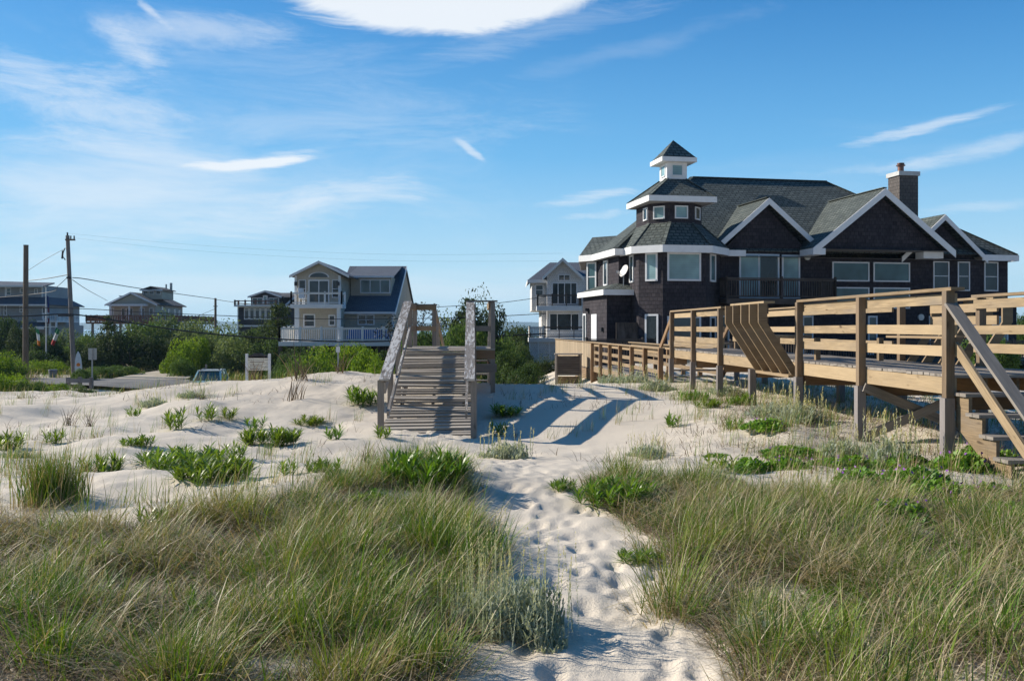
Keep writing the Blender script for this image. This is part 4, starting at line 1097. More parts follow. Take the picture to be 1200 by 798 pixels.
# ------------------------------------------------------------------ slate house with ribbon windows
Y0c = 130.0
sx = lambda x, Y=Y0c: (x - 600) / 1100 * Y
sz = lambda y, Y=Y0c: EYE + (385 - y) / 1100 * Y
hx1 = sx(308)
LH = thing('slate_house', 'dark slate house with five tall white framed windows left of the beige house', 'house', (hx1, Y0c, -2.1))
X3 = lambda x: sx(x) - hx1
Z3 = lambda y: sz(y) + 2.1
w = MB(); w.box(X3(279.5), X3(352), 0, 9, Z3(396), Z3(359.5))
w.prism([(X3(290.5), 1.5, Z3(359.5)), (X3(325), 1.5, Z3(359.5)), (X3(325), 1.5, Z3(347)), (X3(308.5), 1.5, Z3(341.5)), (X3(290.5), 1.5, Z3(347))], (0, 8, 0))
w.box(X3(325), X3(352), 3.0, 9, Z3(359.5), Z3(346)); w.build('wall', M['siding_slate'], LH)
r = MB(); r.slab([(X3(288), .9, Z3(347.2)), (X3(308.5), .9, Z3(340)), (X3(308.5), 9.5, Z3(340)), (X3(288), 9.5, Z3(347.2))], .15)
r.slab([(X3(308.5), .9, Z3(340)), (X3(328), .9, Z3(347.2)), (X3(328), 9.5, Z3(347.2)), (X3(308.5), 9.5, Z3(340))], .15)
r.slab([(X3(310), 2.2, Z3(347.5)), (X3(354), 2.2, Z3(347.5)), (X3(354), 7, Z3(341)), (X3(310), 7, Z3(341))], .15)
r.build('roof', M['roof_grey'], LH)
f = MB(); rake(f, X3(288), Z3(347), X3(308.5), Z3(339.9), .9, h=.25); rake(f, X3(308.5), Z3(339.9), X3(328), Z3(347), .9, h=.25)
f.box(X3(279), X3(352), -.3, -.02, Z3(360.2), Z3(358)); f.box(X3(279), X3(352), -.12, -.02, Z3(383), Z3(381)); f.box(X3(278.5), X3(279.6), -.1, 8, Z3(396), Z3(359.5))
rake(f, X3(329), Z3(357), X3(341), Z3(346.5), 2.1, h=.35); f.build('trim', M['white_trim'], LH)
for k in range(5): window(LH, (X3(286 + k * 6.35), 0, Z3(374.5)), (1, 0), X3(6.1) - X3(0), Z3(360.8) - Z3(374.5), 'white_trim', 'glass_mid', hbars=(.8,), fw=.13)
window(LH, (X3(292), 1.5, Z3(357)), (1, 0), X3(12.5) - X3(0), Z3(348.5) - Z3(357), 'white_trim', 'glass_teal', bars=(.5,)); window(LH, (X3(311.5), 1.5, Z3(357)), (1, 0), X3(12.5) - X3(0), Z3(348.5) - Z3(357), 'white_trim', 'glass_teal', bars=(.5,))
window(LH, (X3(305), 1.44, Z3(357.5)), (1, 0), X3(5.5) - X3(0), Z3(345.8) - Z3(357.5), 'white_trim', 'glass_blind', fw=.15, name='door')
b = MB(); b.box(X3(276), X3(325), -.8, -.31, Z3(359.5), Z3(357.6)); rd = b.build('roof_deck', M['white_trim'], LH)
railing(rd, [(X3(277), 1), (X3(277), -.7), (X3(325), -.7)], Z3(357.6), Z3(352.5), 'wood_red', every=1.35, pickets=False, post=.2, cap=.1)
for xx in (282, 300, 320, 340):
    b = MB(); b.box(X3(xx) - .15, X3(xx) + .15, .3, .6, -.5, Z3(396), True); b.build('pile', M['wood_dark'], LH)

# ------------------------------------------------------------------ large grey house at the left edge
Y0d = 118.0
sx = lambda x, Y=Y0d: (x - 600) / 1100 * Y
sz = lambda y, Y=Y0d: EYE + (385 - y) / 1100 * Y
hx2 = sx(20)
GH = thing('three_storey_house', 'grey three storey shingle house with stacked skirt roofs at the left edge behind trees', 'house', (hx2, Y0d, -2.1), R(4))
X4 = lambda x: sx(x) - hx2
Z4 = lambda y: sz(y) + 2.1
w = MB(); w.box(X4(-40), X4(46), .8, 10, Z4(354), Z4(334)); w.box(X4(-40), X4(54), 0, 10.5, Z4(381), Z4(354.1)); w.box(X4(-40), X4(58), -.6, 10.8, Z4(425), Z4(381.1))
w.build('wall', M['siding_grey'], GH)
r = MB()
r.slab([(X4(-42), -.2, Z4(334)), (X4(50), -.2, Z4(335.5)), (X4(44), 5, Z4(329)), (X4(-42), 5, Z4(327))], .15)
r.slab([(X4(-42), -.9, Z4(357)), (X4(59), -.9, Z4(357)), (X4(46), .9, Z4(347.5)), (X4(-42), .9, Z4(347.5))], .12)
r.slab([(X4(59), -.9, Z4(357)), (X4(59), 11, Z4(357)), (X4(46), 9, Z4(347.5)), (X4(46), .9, Z4(347.5))], .12)
r.slab([(X4(-42), -2.4, Z4(384)), (X4(60), -2.4, Z4(384)), (X4(54), .1, Z4(377)), (X4(-42), .1, Z4(377))], .12)
r.build('roof', M['roof_dark'], GH)
f = MB()
f.box(X4(-42), X4(50), -.26, -.202, Z4(336.5), Z4(334.2)); f.box(X4(-42), X4(59), -.96, -.902, Z4(358.6), Z4(356.8)); f.box(X4(-42), X4(60), -2.46, -2.402, Z4(386), Z4(383.6))
f.box(X4(52.8), X4(54.2), -.05, -.002, Z4(381), Z4(358)); f.box(X4(3), X4(4.4), .75, .798, Z4(348), Z4(336)); f.box(X4(44.8), X4(46.2), .75, .798, Z4(348), Z4(336))
f.build('trim', M['white_trim'], GH)
for (xa, xb, ya, yb, v_, p) in ((4.5, 10, 337, 346, .8, 'glass_teal'), (20, 25, 337.5, 343, .8, 'glass_mid'), (36.5, 40.5, 338, 344, .8, 'glass_mid'), (5, 8.5, 358, 370, 0, 'glass_dark'), (23, 26.5, 358.5, 366, 0, 'glass_mid'), (-3, 1, 358, 372, 0, 'glass_dark'), (48.5, 52.5, 360, 374, 0, 'glass_mid'), (20, 26, 389, 398, -.6, 'glass_mid'), (44, 49, 389, 399, -.6, 'glass_mid')):
    window(GH, (X4(xa), v_, Z4(yb)), (1, 0), X4(xb) - X4(xa), Z4(ya) - Z4(yb), 'white_trim', p, hbars=(.5,))
b = MB(); b.box(X4(48), X4(69.5), -1.4, 6, Z4(377.5), Z4(375.8)); dk = b.build('side_balcony', M['white_trim'], GH)
railing(dk, [(X4(55), -1.3), (X4(69), -1.3), (X4(69), 6)], Z4(375.8), Z4(368.5), 'white_trim', every=1.2, gap=.2)
b = MB(); [b.box(X4(xx) - .1, X4(xx) + .1, -1.3, -1.1, -.5, Z4(377.6), True) for xx in (62, 69)]; b.build('balcony_post', M['white_trim'], GH)
# ------------------------------------------------------------------ poles, wires, flags, signs, car
def up(fn, name, m, parent, **k): b = MB(); fn(b); return b.build(name, M[m], parent, **k)
P0 = thing('timber_post', 'tall bare brown timber pole without crossarms near the left edge', 'pole', (*at(30, 443, 72).xy, -2.3))
up(lambda b: b.tube([(0, 0, -.4), (0, 0, 5), (.03, 0, 10.35)], .22, 14, .18), 'shaft', 'wood_pole', P0, smooth=False)
up(lambda b: b.disc((.03, 0, 10.35), (0, 0, 1), .19, .05), 'pole_cap', 'dark_metal', P0)
UP0 = Vector((*at(87, 445, 70).xy, -2.3)); UPT = at(79, 273.5, 70)
UPo = thing('utility_pole', 'leaning grey utility pole with a short crossarm, insulators and wires', 'utility pole', UP0)
tp = UPT - UP0
lean = lambda f: Vector((0, 0, 0)).lerp(tp, f)
up(lambda b: b.tube([lean(-.03), lean(.5), lean(.985)], .19, 14, .14), 'shaft', 'wood_pole_grey', UPo, smooth=False)
up(lambda b: b.beam(lean(.955) + Vector((-.1, -.15, 0)), lean(.955) + Vector((.62, -.15, .0)), .12, .12), 'crossarm', 'wood_pole', UPo)
up(lambda b: [b.tube([lean(.955) + Vector((dx, -.15, .06)), lean(.955) + Vector((dx, -.15, .3))], .05, 8) for dx in (.3, .55)] + [b.tube([lean(.98), lean(1.005)], .06, 8)], 'insulator', 'dark_metal', UPo)
up(lambda b: [b.tube([lean(.90) + Vector((-.18, -.1, 0)), lean(.86) + Vector((-.42, -.1, -.1)), lean(.82) + Vector((-.2, -.1, 0))], .035, 6), b.tube([lean(.86) + Vector((-.42, -.1, -.35)), lean(.86) + Vector((-.36, -.1, .25))], .07, 8)], 'cutout_fuse', 'dark_metal', UPo)
up(lambda b: b.hexa(lean(.45) + Vector((-.3, -.2, 0)), Vector((.55, 0, 0)), Vector((0, .09, 0)), Vector((0, 0, .1)), False), 'cable_bracket', 'dark_metal', UPo)
up(lambda b: b.hexa(lean(.70) + Vector((.06, -.2, 0)), Vector((.16, 0, 0)), Vector((0, .08, 0)), Vector((0, 0, .07)), False), 'cable_bracket', 'dark_metal', UPo)
FPo = thing('far_utility_pole', 'thin dark utility pole standing in scrub left of the slate house', 'utility pole', (*at(252.5, 400, 110).xy, -2.3))
up(lambda b: b.tube([(0, 0, -.4), (0, 0, 4), (0, 0, 7.55)], .16, 10, .13), 'shaft', 'wood_pole', FPo)
up(lambda b: b.tube([(-.25, 0, 6.6), (.25, 0, 6.6)], .05, 6), 'crossarm', 'dark_metal', FPo)
def wire(label, pts, r):
    P = [at(*p) for p in pts]
    out = []
    for a in range(len(P) - 1):
        p0 = P[max(a - 1, 0)]; p1 = P[a]; p2 = P[a + 1]; p3 = P[min(a + 2, len(P) - 1)]
        for k in range(8):
            t = k / 8
            out.append(.5 * ((2 * p1) + (p2 - p0) * t + (2 * p0 - 5 * p1 + 4 * p2 - p3) * t * t + (-p0 + 3 * p1 - 3 * p2 + p3) * t ** 3))
    out.append(P[-1])
    b = MB(); b.tube(out, r, 6)
    o = b.build('power_line', M['cable_black'], None, smooth=True)
    tag(o, label, 'cable', 'overhead lines from the utility pole')
wire('thick black cable bundle sagging low across the deck front of the beige house', [(-60, 372, 70), (30, 370.5, 69.8), (84, 368.5, 69.8), (150, 378, 69.5), (230, 389.5, 69), (330, 397.5, 68.5), (420, 400.5, 68), (520, 397, 67.5), (640, 391, 67)], .055)
wire('thin cable crossing the ground floor windows of the beige house', [(-60, 360, 70), (84, 361.5, 69.7), (160, 365.5, 69.3), (250, 369.5, 69), (350, 373.2, 68.5), (450, 374, 68), (560, 371.5, 67.5), (640, 367.5, 67)], .028)
wire('looping cable from the pole bracket to the far utility pole', [(85, 325.5, 70), (103, 327.5, 72), (160, 337.5, 85), (252, 350.5, 109.6)], .034)
wire('service drop from the utility pole to the roof of the stilt house', [(85, 328, 70), (103, 340, 90), (126, 352.5, 138)], .025)
wire('topmost faint high line from the utility pole tip towards the ramp', [(79, 273.5, 70), (200, 285, 68), (330, 293.5, 66), (480, 298.5, 64), (660, 297, 62)], .004)
wire('second faint high line just below the topmost one', [(87, 279, 70), (200, 291.5, 68), (330, 300.5, 66), (480, 306, 64), (660, 306, 62)], .004)
wire('cable climbing from the far utility pole past the slate house', [(252.5, 351, 109.7), (290, 356, 108), (345, 358, 106)], .03)
wire('guy wire slanting from the far utility pole down to the left', [(252, 362, 109.7), (228, 372, 109), (214, 377.5, 108)], .022)
wire('slack cable between the utility pole and the bare timber pole', [(80, 322, 69.7), (55, 326.5, 70.5), (33, 329, 71.7)], .03)
wire('short sagging cable dropping left from the utility pole past the flagpole', [(80, 324, 69.7), (68, 335, 72), (54, 343, 76), (-40, 352, 80)], .022)
wire('faint line rising left from the timber pole to the utility pole top', [(79, 290, 69.8), (55, 303, 70.4), (33, 317, 71.7)], .014)
wire('thin line running right from behind the ramp to the grey shingle house', [(500, 360.5, 70), (580, 355.5, 73), (640, 347.5, 82.5)], .025)

FP = thing('flagpole', 'white flagpole with a short yardarm between the two timber poles', 'flagpole', (*at(54, 434, 85).xy, -2.3))
up(lambda b: b.tube([(0, 0, -.3), (0, 0, 7.7)], .07, 10, .05), 'shaft', 'white_metal', FP)
up(lambda b: b.disc((0, 0, 7.7), (0, 0, 1), .1, .12), 'finial', 'galvanised', FP)
up(lambda b: b.tube([(-.95, 0, 4.15), (1.0, 0, 4.15)], .035, 6), 'yardarm', 'white_metal', FP)
def flag(name, label, x, ytop, w, hgt, cols, droop, shear):
    o = at(x, ytop, 85); T = thing(name, label, 'flag', o)
    NU, NV = 9, 10
    def pt(i, j):
        u, v = i / NU, j / NV
        return Vector((shear * v + w * u * (1 - droop * v * .35) , .10 * math.sin(u * 7 + v * 2.5) * (.3 + u), -hgt * v - droop * .25 * u * hgt))
    nb = len(cols)
    for k, (nm, m) in enumerate(cols):
        b = MB()
        for j in range(NV):
            for i in range(NU):
                if int((j + .5) / NV * nb) != k: continue
                b.face([pt(i, j + 1), pt(i + 1, j + 1), pt(i + 1, j), pt(i, j)], None, .5)
        b.build(nm, M[m], T, smooth=True)
flag('tricolour_flag', 'hanging green, white and orange tricolour flag left of the flagpole', 41.0, 383.5, .30, 1.55, [('green_band', 'flag_green'), ('white_band', 'flag_white'), ('orange_band', 'flag_orange')], .5, .22)
flag('tricolour_flag', 'hanging green, white and red tricolour flag right of the flagpole', 65.5, 383.5, .34, 1.5, [('green_band', 'flag_green'), ('white_band', 'flag_white'), ('red_band', 'flag_red')], .6, -.46)
flag('striped_flag', 'furled dark blue and red striped flag drooping at the top of the flagpole', 54.7, 346, .15, 2.5, [('blue_canton', 'flag_blue'), ('blue_fold', 'flag_blue'), ('red_stripe', 'flag_maroon'), ('white_stripe', 'galvanised'), ('red_stripe', 'flag_maroon')], .2, .1)

TC = thing('trash_can', 'grey ribbed trash can at the roadside between flagpole and utility pole', 'trash can', (*at(62, 446, 68).xy, -2.2))
up(lambda b: b.tube([(0, 0, 0), (0, 0, .85)], .24, 16, .29, cap=True), 'body', 'plastic_grey', TC)
up(lambda b: b.tube([(0, 0, .86), (0, 0, .93)], .31, 16, .29), 'lid', 'plastic_grey', TC)
SB = thing('surfboard_sign', 'white surfboard leaning upright against the utility pole', 'surfboard', (*at(92.5, 446, 69.5).xy, -2.2))
prof = [(.0, 0), (.17, .12), (.25, .5), (.27, 1.0), (.22, 1.6), (.12, 2.0), (.0, 2.22)]
pts = [(x, z) for x, z in prof] + [(-x, z) for x, z in reversed(prof[1:-1])]
up(lambda b: b.prism([(x - .1 * z * .5, .06 * z, z) for x, z in pts], (0, -.06, 0)), 'board', 'surf_white', SB)
up(lambda b: b.prism([(x * .55 - .05 * 1.0, .06 * (z * .12 + 1.1) - .061, z * .12 + 1.1) for x, z in pts], (0, -.006, 0)), 'emblem', 'flag_orange', SB)

def signpost(name, label, cat, x, yb, Y, ytop, panels, post_m='galvanised', r=.035):
    b0 = at(x, yb, Y); g = gz(b0.x, b0.y)
    T = thing(name, label, cat, (b0.x, Y, g))
    zt = EYE + (385 - ytop) / 1100 * Y - g
    up(lambda b: b.box(-r, r, -r, r, -.3, zt), 'post', post_m, T)
    for (w_, h_, zc, m_, y_) in panels:
        up(lambda b: b.prism([(-w_ / 2, y_, zc - h_ / 2), (w_ / 2, y_, zc - h_ / 2), (w_ / 2, y_, zc + h_ / 2), (-w_ / 2, y_, zc + h_ / 2)], (0, -.012, 0)), 'panel', m_, T)
    return T
signpost('road_sign', 'grey backed rectangular road sign on a post right of the utility pole', 'sign', 108, 450, 60, 408, [(.54, .74, EYE + (385 - 415) / 1100 * 60 + 2.1, 'galvanised', .06)])
signpost('small_sign', 'small white sign on a thin post in front of the bright shrubs', 'sign', 396.3, 440, 48, 402.5, [(.2, .28, EYE + (385 - 405.5) / 1100 * 48 + gz(0, 0) * 0 + 2.05, 'white_trim', -.06)])
signpost('parking_sign', 'low tan board on a post just behind the parked car', 'sign', 241.5, 445, 57, 427, [(.62, .36, EYE + (385 - 430.5) / 1100 * 57 + 2.1, 'cream_panel', -.06)], 'wood_grey', .05)

IS0 = at(302.5, 446, 44); gI = gz(IS0.x, 44)
IS = thing('notice_board', 'cream beach notice board between two pale posts with an arched dark top', 'sign', (IS0.x, 44, gI))
zz = lambda y: EYE + (385 - y) / 1100 * 44 - gI
for x_ in (-.53, .53): up(lambda b: b.box(x_ - .055, x_ + .055, -.06, .06, -.4, zz(414.5)), 'post', 'white_trim', IS)
up(lambda b: [b.box(-.475, .475, -.03, .01, zz(434) + k * .165, zz(434) + .15 + k * .165, True) for k in range(4)], 'board', 'cream_panel', IS)
up(lambda b: b.prism([(-.45, .02, zz(419.5)), (.45, .02, zz(419.5)), (.45, .02, zz(416.5)), (.25, .02, zz(415.5)), (.18, .02, zz(413.8)), (-.18, .02, zz(413.8)), (-.25, .02, zz(415.5)), (-.45, .02, zz(416.5))], (0, -.05, 0)), 'arched_top', 'dark_metal', IS)
up(lambda b: [b.box(-.38, .1 + .1 * k, -.036, -.031, zz(434) + .05 + k * .165, zz(434) + .09 + k * .165) for k in range(3)], 'writing', 'wood_grey', IS)

def guard(name, label, p, q, hgt, n):
    A, B = Vector(p), Vector(q); T = thing(name, label, 'guard rail', (*((A + B) / 2).xy, gz((A.x + B.x) / 2, (A.y + B.y) / 2)))
    for k in range(n):
        c = A.lerp(B, k / (n - 1)); g = gz(c.x, c.y)
        b = MB(); b.beam((c.x, c.y, g - .4), (c.x, c.y, g + hgt), .2, .2, (0, 1, 0)); b.build('post', M['wood_pole_grey'], T, world=True)
    b = MB(); ga, gb = gz(A.x, A.y), gz(B.x, B.y); b.beam((A.x, A.y - .12, ga + hgt - .2), (B.x, B.y - .12, gb + hgt - .2), .09, .24); b.build('rail', M['wood_pole_grey'], T, world=True)
a_, b_ = at(80, 450, 58), at(107, 450, 59)
guard('guard_rail', 'low grey timber guard rail at the foot of the utility pole', (a_.x, 58, 0), (b_.x, 59, 0), .75, 3)
a_, b_ = at(213, 450, 54), at(226, 450, 54.5)
guard('guard_rail', 'low grey timber guard rail left of the parked car', (a_.x, 54, 0), (b_.x, 54.5, 0), .72, 2)

# ------------------------------------------------------------------ parked car (only its roof and windscreen clear the dune)
cX = at(246, 440, 54)
gC = gz(cX.x, 49)
CAR = thing('parked_car', 'light blue car facing us with only roof and windscreen above the dune', 'car', (cX.x, 54, -2.22), R(9))
CAR.scale = (.93, .93, .93)
# sections along y (front at -y): (y, z_bottom, z_top, halfwidth)
def loft(b, secs):
    ringp = []
    for (y, zb, zt, hw, tw) in secs:
        ringp.append([Vector((-hw, y, zb)), Vector((hw, y, zb)), Vector((hw, y, zb + (zt - zb) * .6)), Vector((tw, y, zt)), Vector((-tw, y, zt)), Vector((-hw, y, zb + (zt - zb) * .6))])
    for a, c in zip(ringp[:-1], ringp[1:]):
        for k in range(6): b.face([a[k], c[k], c[(k + 1) % 6], a[(k + 1) % 6]], None, .5)
    b.face(ringp[0], None, .5); b.face(list(reversed(ringp[-1])), None, .5)
up(lambda b: loft(b, [(-2.15, .42, .78, .74, .66), (-1.95, .28, .92, .86, .76), (-1.0, .26, 1.04, .89, .80), (1.4, .26, 1.06, .89, .82), (2.05, .3, 1.05, .86, .80), (2.15, .42, .95, .8, .76)]), 'body', 'car_paint', CAR)
CB = [(-.98, 1.04, .80), (-.25, 1.60, .64)]
# pillars + roof
RF = [(-.64, -.25, 1.60), (.64, -.25, 1.60), (.64, 1.65, 1.60), (-.64, 1.65, 1.60)]; BS = [(-.80, -.98, 1.04), (.80, -.98, 1.04), (.81, 2.0, 1.05), (-.81, 2.0, 1.05)]
for p_, q_ in list(zip(BS, RF)) + [((-.80, .65, 1.05), (-.64, .6, 1.6)), ((.80, .65, 1.05), (.64, .6, 1.6))]: up(lambda b: b.beam(p_, q_, .09, .08), 'pillar', 'car_paint', CAR)
up(lambda b: b.prism([(-.69, -.32, 1.595), (.69, -.32, 1.595), (.70, 1.7, 1.595), (-.70, 1.7, 1.595)], (0, 0, .055)), 'roof', 'car_roof', CAR)
def inset(q, k=.03):
    q = [Vector(p) for p in q]; c = sum(q, Vector()) / 4; return [c + (p - c) * (1 - k) for p in q]
up(lambda b: b.face(inset([BS[0], BS[1], RF[1], RF[0]])), 'windscreen', 'glass_car', CAR)
up(lambda b: b.face(inset([BS[2], BS[3], RF[3], RF[2]])), 'rear_window', 'glass_car', CAR)
for s_1 in (0, 1):
    q = [BS[1], BS[2], RF[2], RF[1]] if s_1 else [BS[3], BS[0], RF[0], RF[3]]
    up(lambda b: b.face(inset(q, .05)), 'side_window', 'glass_car', CAR)
for x_ in (-.55, .55): up(lambda b: [b.tube([(x_, -.05, 1.71), (x_, 1.5, 1.71)], .022, 6)] + [b.box(x_ - .03, x_ + .03, y_, y_ + .1, 1.651, 1.70) for y_ in (0, 1.4)], 'roof_rail', 'dark_metal', CAR)
up(lambda b: b.box(-.58, .58, .1, .16, 1.70, 1.74), 'roof_bar', 'dark_metal', CAR)
for x_ in (-.8, .8):
    for y_ in (-1.35, 1.35):
        wh = up(lambda b: b.disc((x_ - (.11 if x_ > 0 else -.11), y_, .33), (1 if x_ > 0 else -1, 0, 0), .33, .22), 'wheel', 'rubber', CAR)
        up(lambda b: b.disc((x_ + (.112 if x_ > 0 else -.112), y_, .33), (1 if x_ > 0 else -1, 0, 0), .2, .012), 'rim', 'grey_metal', wh)
    up(lambda b: b.hexa((x_ * 1.2, -.72, 1.1), (.1, 0, 0), (0, .05, 0), (0, 0, .07), False), 'side_mirror', 'dark_metal', CAR)
    up(lambda b: b.hexa((x_ * .7, -2.09, .72), (.14, .03 if x_ < 0 else -.03, 0), (0, .06, 0), (0, 0, .08), False), 'headlight', 'light_glass', CAR)
up(lambda b: b.box(-.35, .35, -2.2, -2.12, .48, .68), 'grille', 'dark_metal', CAR)
# ------------------------------------------------------------------ blades and leaves (vectorised)
def blades(base, L, W, az, phi0, phi1, kink=None, K=5, prof='grass', rnd=None, side_az=None):
    """curved ribbons. base (n,3); L length; W full width; az lean azimuth; phi0/phi1 start / end angle from vertical"""
    n = len(base); t = np.linspace(0, 1, K + 1)
    tm = (t[:-1] + t[1:]) / 2
    phi = phi0[:, None] + (phi1 - phi0)[:, None] * tm[None, :] ** 1.3
    if kink is not None: phi = phi + kink[:, None] * (tm[None, :] > .45)
    seg = (L / K)[:, None]
    hx = np.concatenate([np.zeros((n, 1)), np.cumsum(np.sin(phi) * seg, 1)], 1)
    hz = np.concatenate([np.zeros((n, 1)), np.cumsum(np.cos(phi) * seg, 1)], 1)
    P = np.stack([base[:, 0:1] + hx * np.cos(az)[:, None], base[:, 1:2] + hx * np.sin(az)[:, None], base[:, 2:3] + hz], -1)
    if side_az is None: side_az = az + np.pi / 2 + rng.normal(0, .5, n)
    S = np.stack([np.cos(side_az), np.sin(side_az), np.zeros(n)], -1)
    if prof == 'grass': wp = 1 - t ** 2.2 * .97
    elif prof == 'lance': wp = np.sin(np.pi * np.clip(t * .93 + .05, 0, 1)) ** .8
    else: wp = np.sin(np.pi * np.clip(t * .9 + .06, 0, 1)) ** .5
    wv = (W[:, None] * wp[None, :] / 2)[..., None] * S[:, None, :]
    V = np.stack([P - wv, P + wv], 2).reshape(-1, 3)
    m = 2 * (K + 1)
    q = np.array([[2 * k, 2 * k + 1, 2 * k + 3, 2 * k + 2] for k in range(K)])
    Q = (np.arange(n)[:, None, None] * m + q[None]).reshape(-1, 4)
    if rnd is None: rnd = rng.random(n)
    return V, Q, np.repeat(rnd, m), np.tile(np.repeat(t, 2), n)
def merge(parts):
    V, Q, A, T = [], [], [], []; off = 0
    for v, q, a, t_ in parts:
        V.append(v); Q.append(q + off); A.append(a); T.append(t_); off += len(v)
    return np.concatenate(V), np.concatenate(Q), np.concatenate(A), np.concatenate(T)
def bmesh_from(name, parts, m):
    V, Q, A, T = merge(parts); return fast_mesh(name, V, Q, M[m], {'rnd': A, 'along': T})

# ---- density of the beach grass in plan
LB_Y = np.array([2.0, 4.6, 5.6, 6.5, 7.4, 8.4, 9.6, 10.6, 11.4]); LB_X = np.array([-.34, -.26, -.20, -.14, -.16, -.32, -.52, -.72, -1.0])     # right edge of the left bank
RB_Y = np.array([2.0, 4.6, 5.3, 6.0, 6.8, 7.6, 8.6, 9.6, 10.4]); RB_X = np.array([1.0, 1.05, 1.02, 1.04, 1.10, 1.08, .88, .80, .95])  # left edge of the right bank
LT_X = np.array([-9, -5.5, -4.4, -3.4, -2.8, -2.2, -1.7, -1.2, -.7]); LT_Y = np.array([8.9, 8.6, 8.2, 7.6, 7.4, 8.0, 9.1, 10.1, 10.1])    # back edge of the left bank
RT_X = np.array([.6, 1.2, 2.0, 2.6, 3.3, 4.2, 5.2, 9.0]); RT_Y = np.array([9.9, 9.9, 9.5, 9.1, 8.8, 8.8, 8.9, 8.9])
def in_left(X, Y): return (X < np.interp(Y, LB_Y, LB_X)) & (Y < np.interp(X, LT_X, LT_Y)) & (Y > 2.1)
def in_right(X, Y): return (X > np.interp(Y, RB_Y, RB_X)) & (Y < np.interp(X, RT_X, RT_Y)) & (Y > 2.1)
HOLES = [(-2.26, 5.77, .42), (-2.5, 4.8, .32), (-1.45, 5.45, .30), (-2.0, 7.0, .35), (-3.6, 6.6, .35), (1.75, 5.4, .28), (2.9, 6.3, .3), (2.3, 7.6, .3), (-1.1, 4.4, .3)]
def clumped(n, x0, x1, y0, y1, test, per=105, spread=.062):
    nc = n // per
    cx = rng.uniform(x0, x1, nc * 3); cy = y0 + (y1 - y0) * rng.random(nc * 3)
    jx = .18 * (vnoise(cx / .5, cy / .5, 31)); jy = .18 * (vnoise(cx / .5, cy / .5, 32))
    k = test(cx + jx * 2, cy + jy * 2) & (np.abs(cx) < .62 * (cy + 1.6) + .3)
    k &= (vnoise(cx / .6, cy / .6, 33) + .5 > .26)
    for hx_, hy_, hr_ in HOLES: k &= (np.hypot(cx - hx_, cy - hy_) > hr_)
    cx, cy = cx[k][:nc], cy[k][:nc]
    sz = rng.gamma(2.2, 1 / 2.2, len(cx)) + .15
    cnt = np.maximum(3, (per * sz)).astype(int)
    idx = np.repeat(np.arange(len(cx)), cnt)
    sp = spread * (.6 + .6 * sz[idx])
    ox, oy = rng.normal(0, 1, len(idx)) * sp, rng.normal(0, 1, len(idx)) * sp
    X = cx[idx] + ox; Y = cy[idx] + oy
    ctone = rng.random(len(cx)); chgt = rng.uniform(.42, 1.32, len(cx)); caz = rng.normal(0, .55, len(cx))
    return X, Y, idx, ctone[idx], sz[idx], np.arctan2(oy, ox), np.hypot(ox, oy), chgt[idx], caz[idx]
LITTER = []
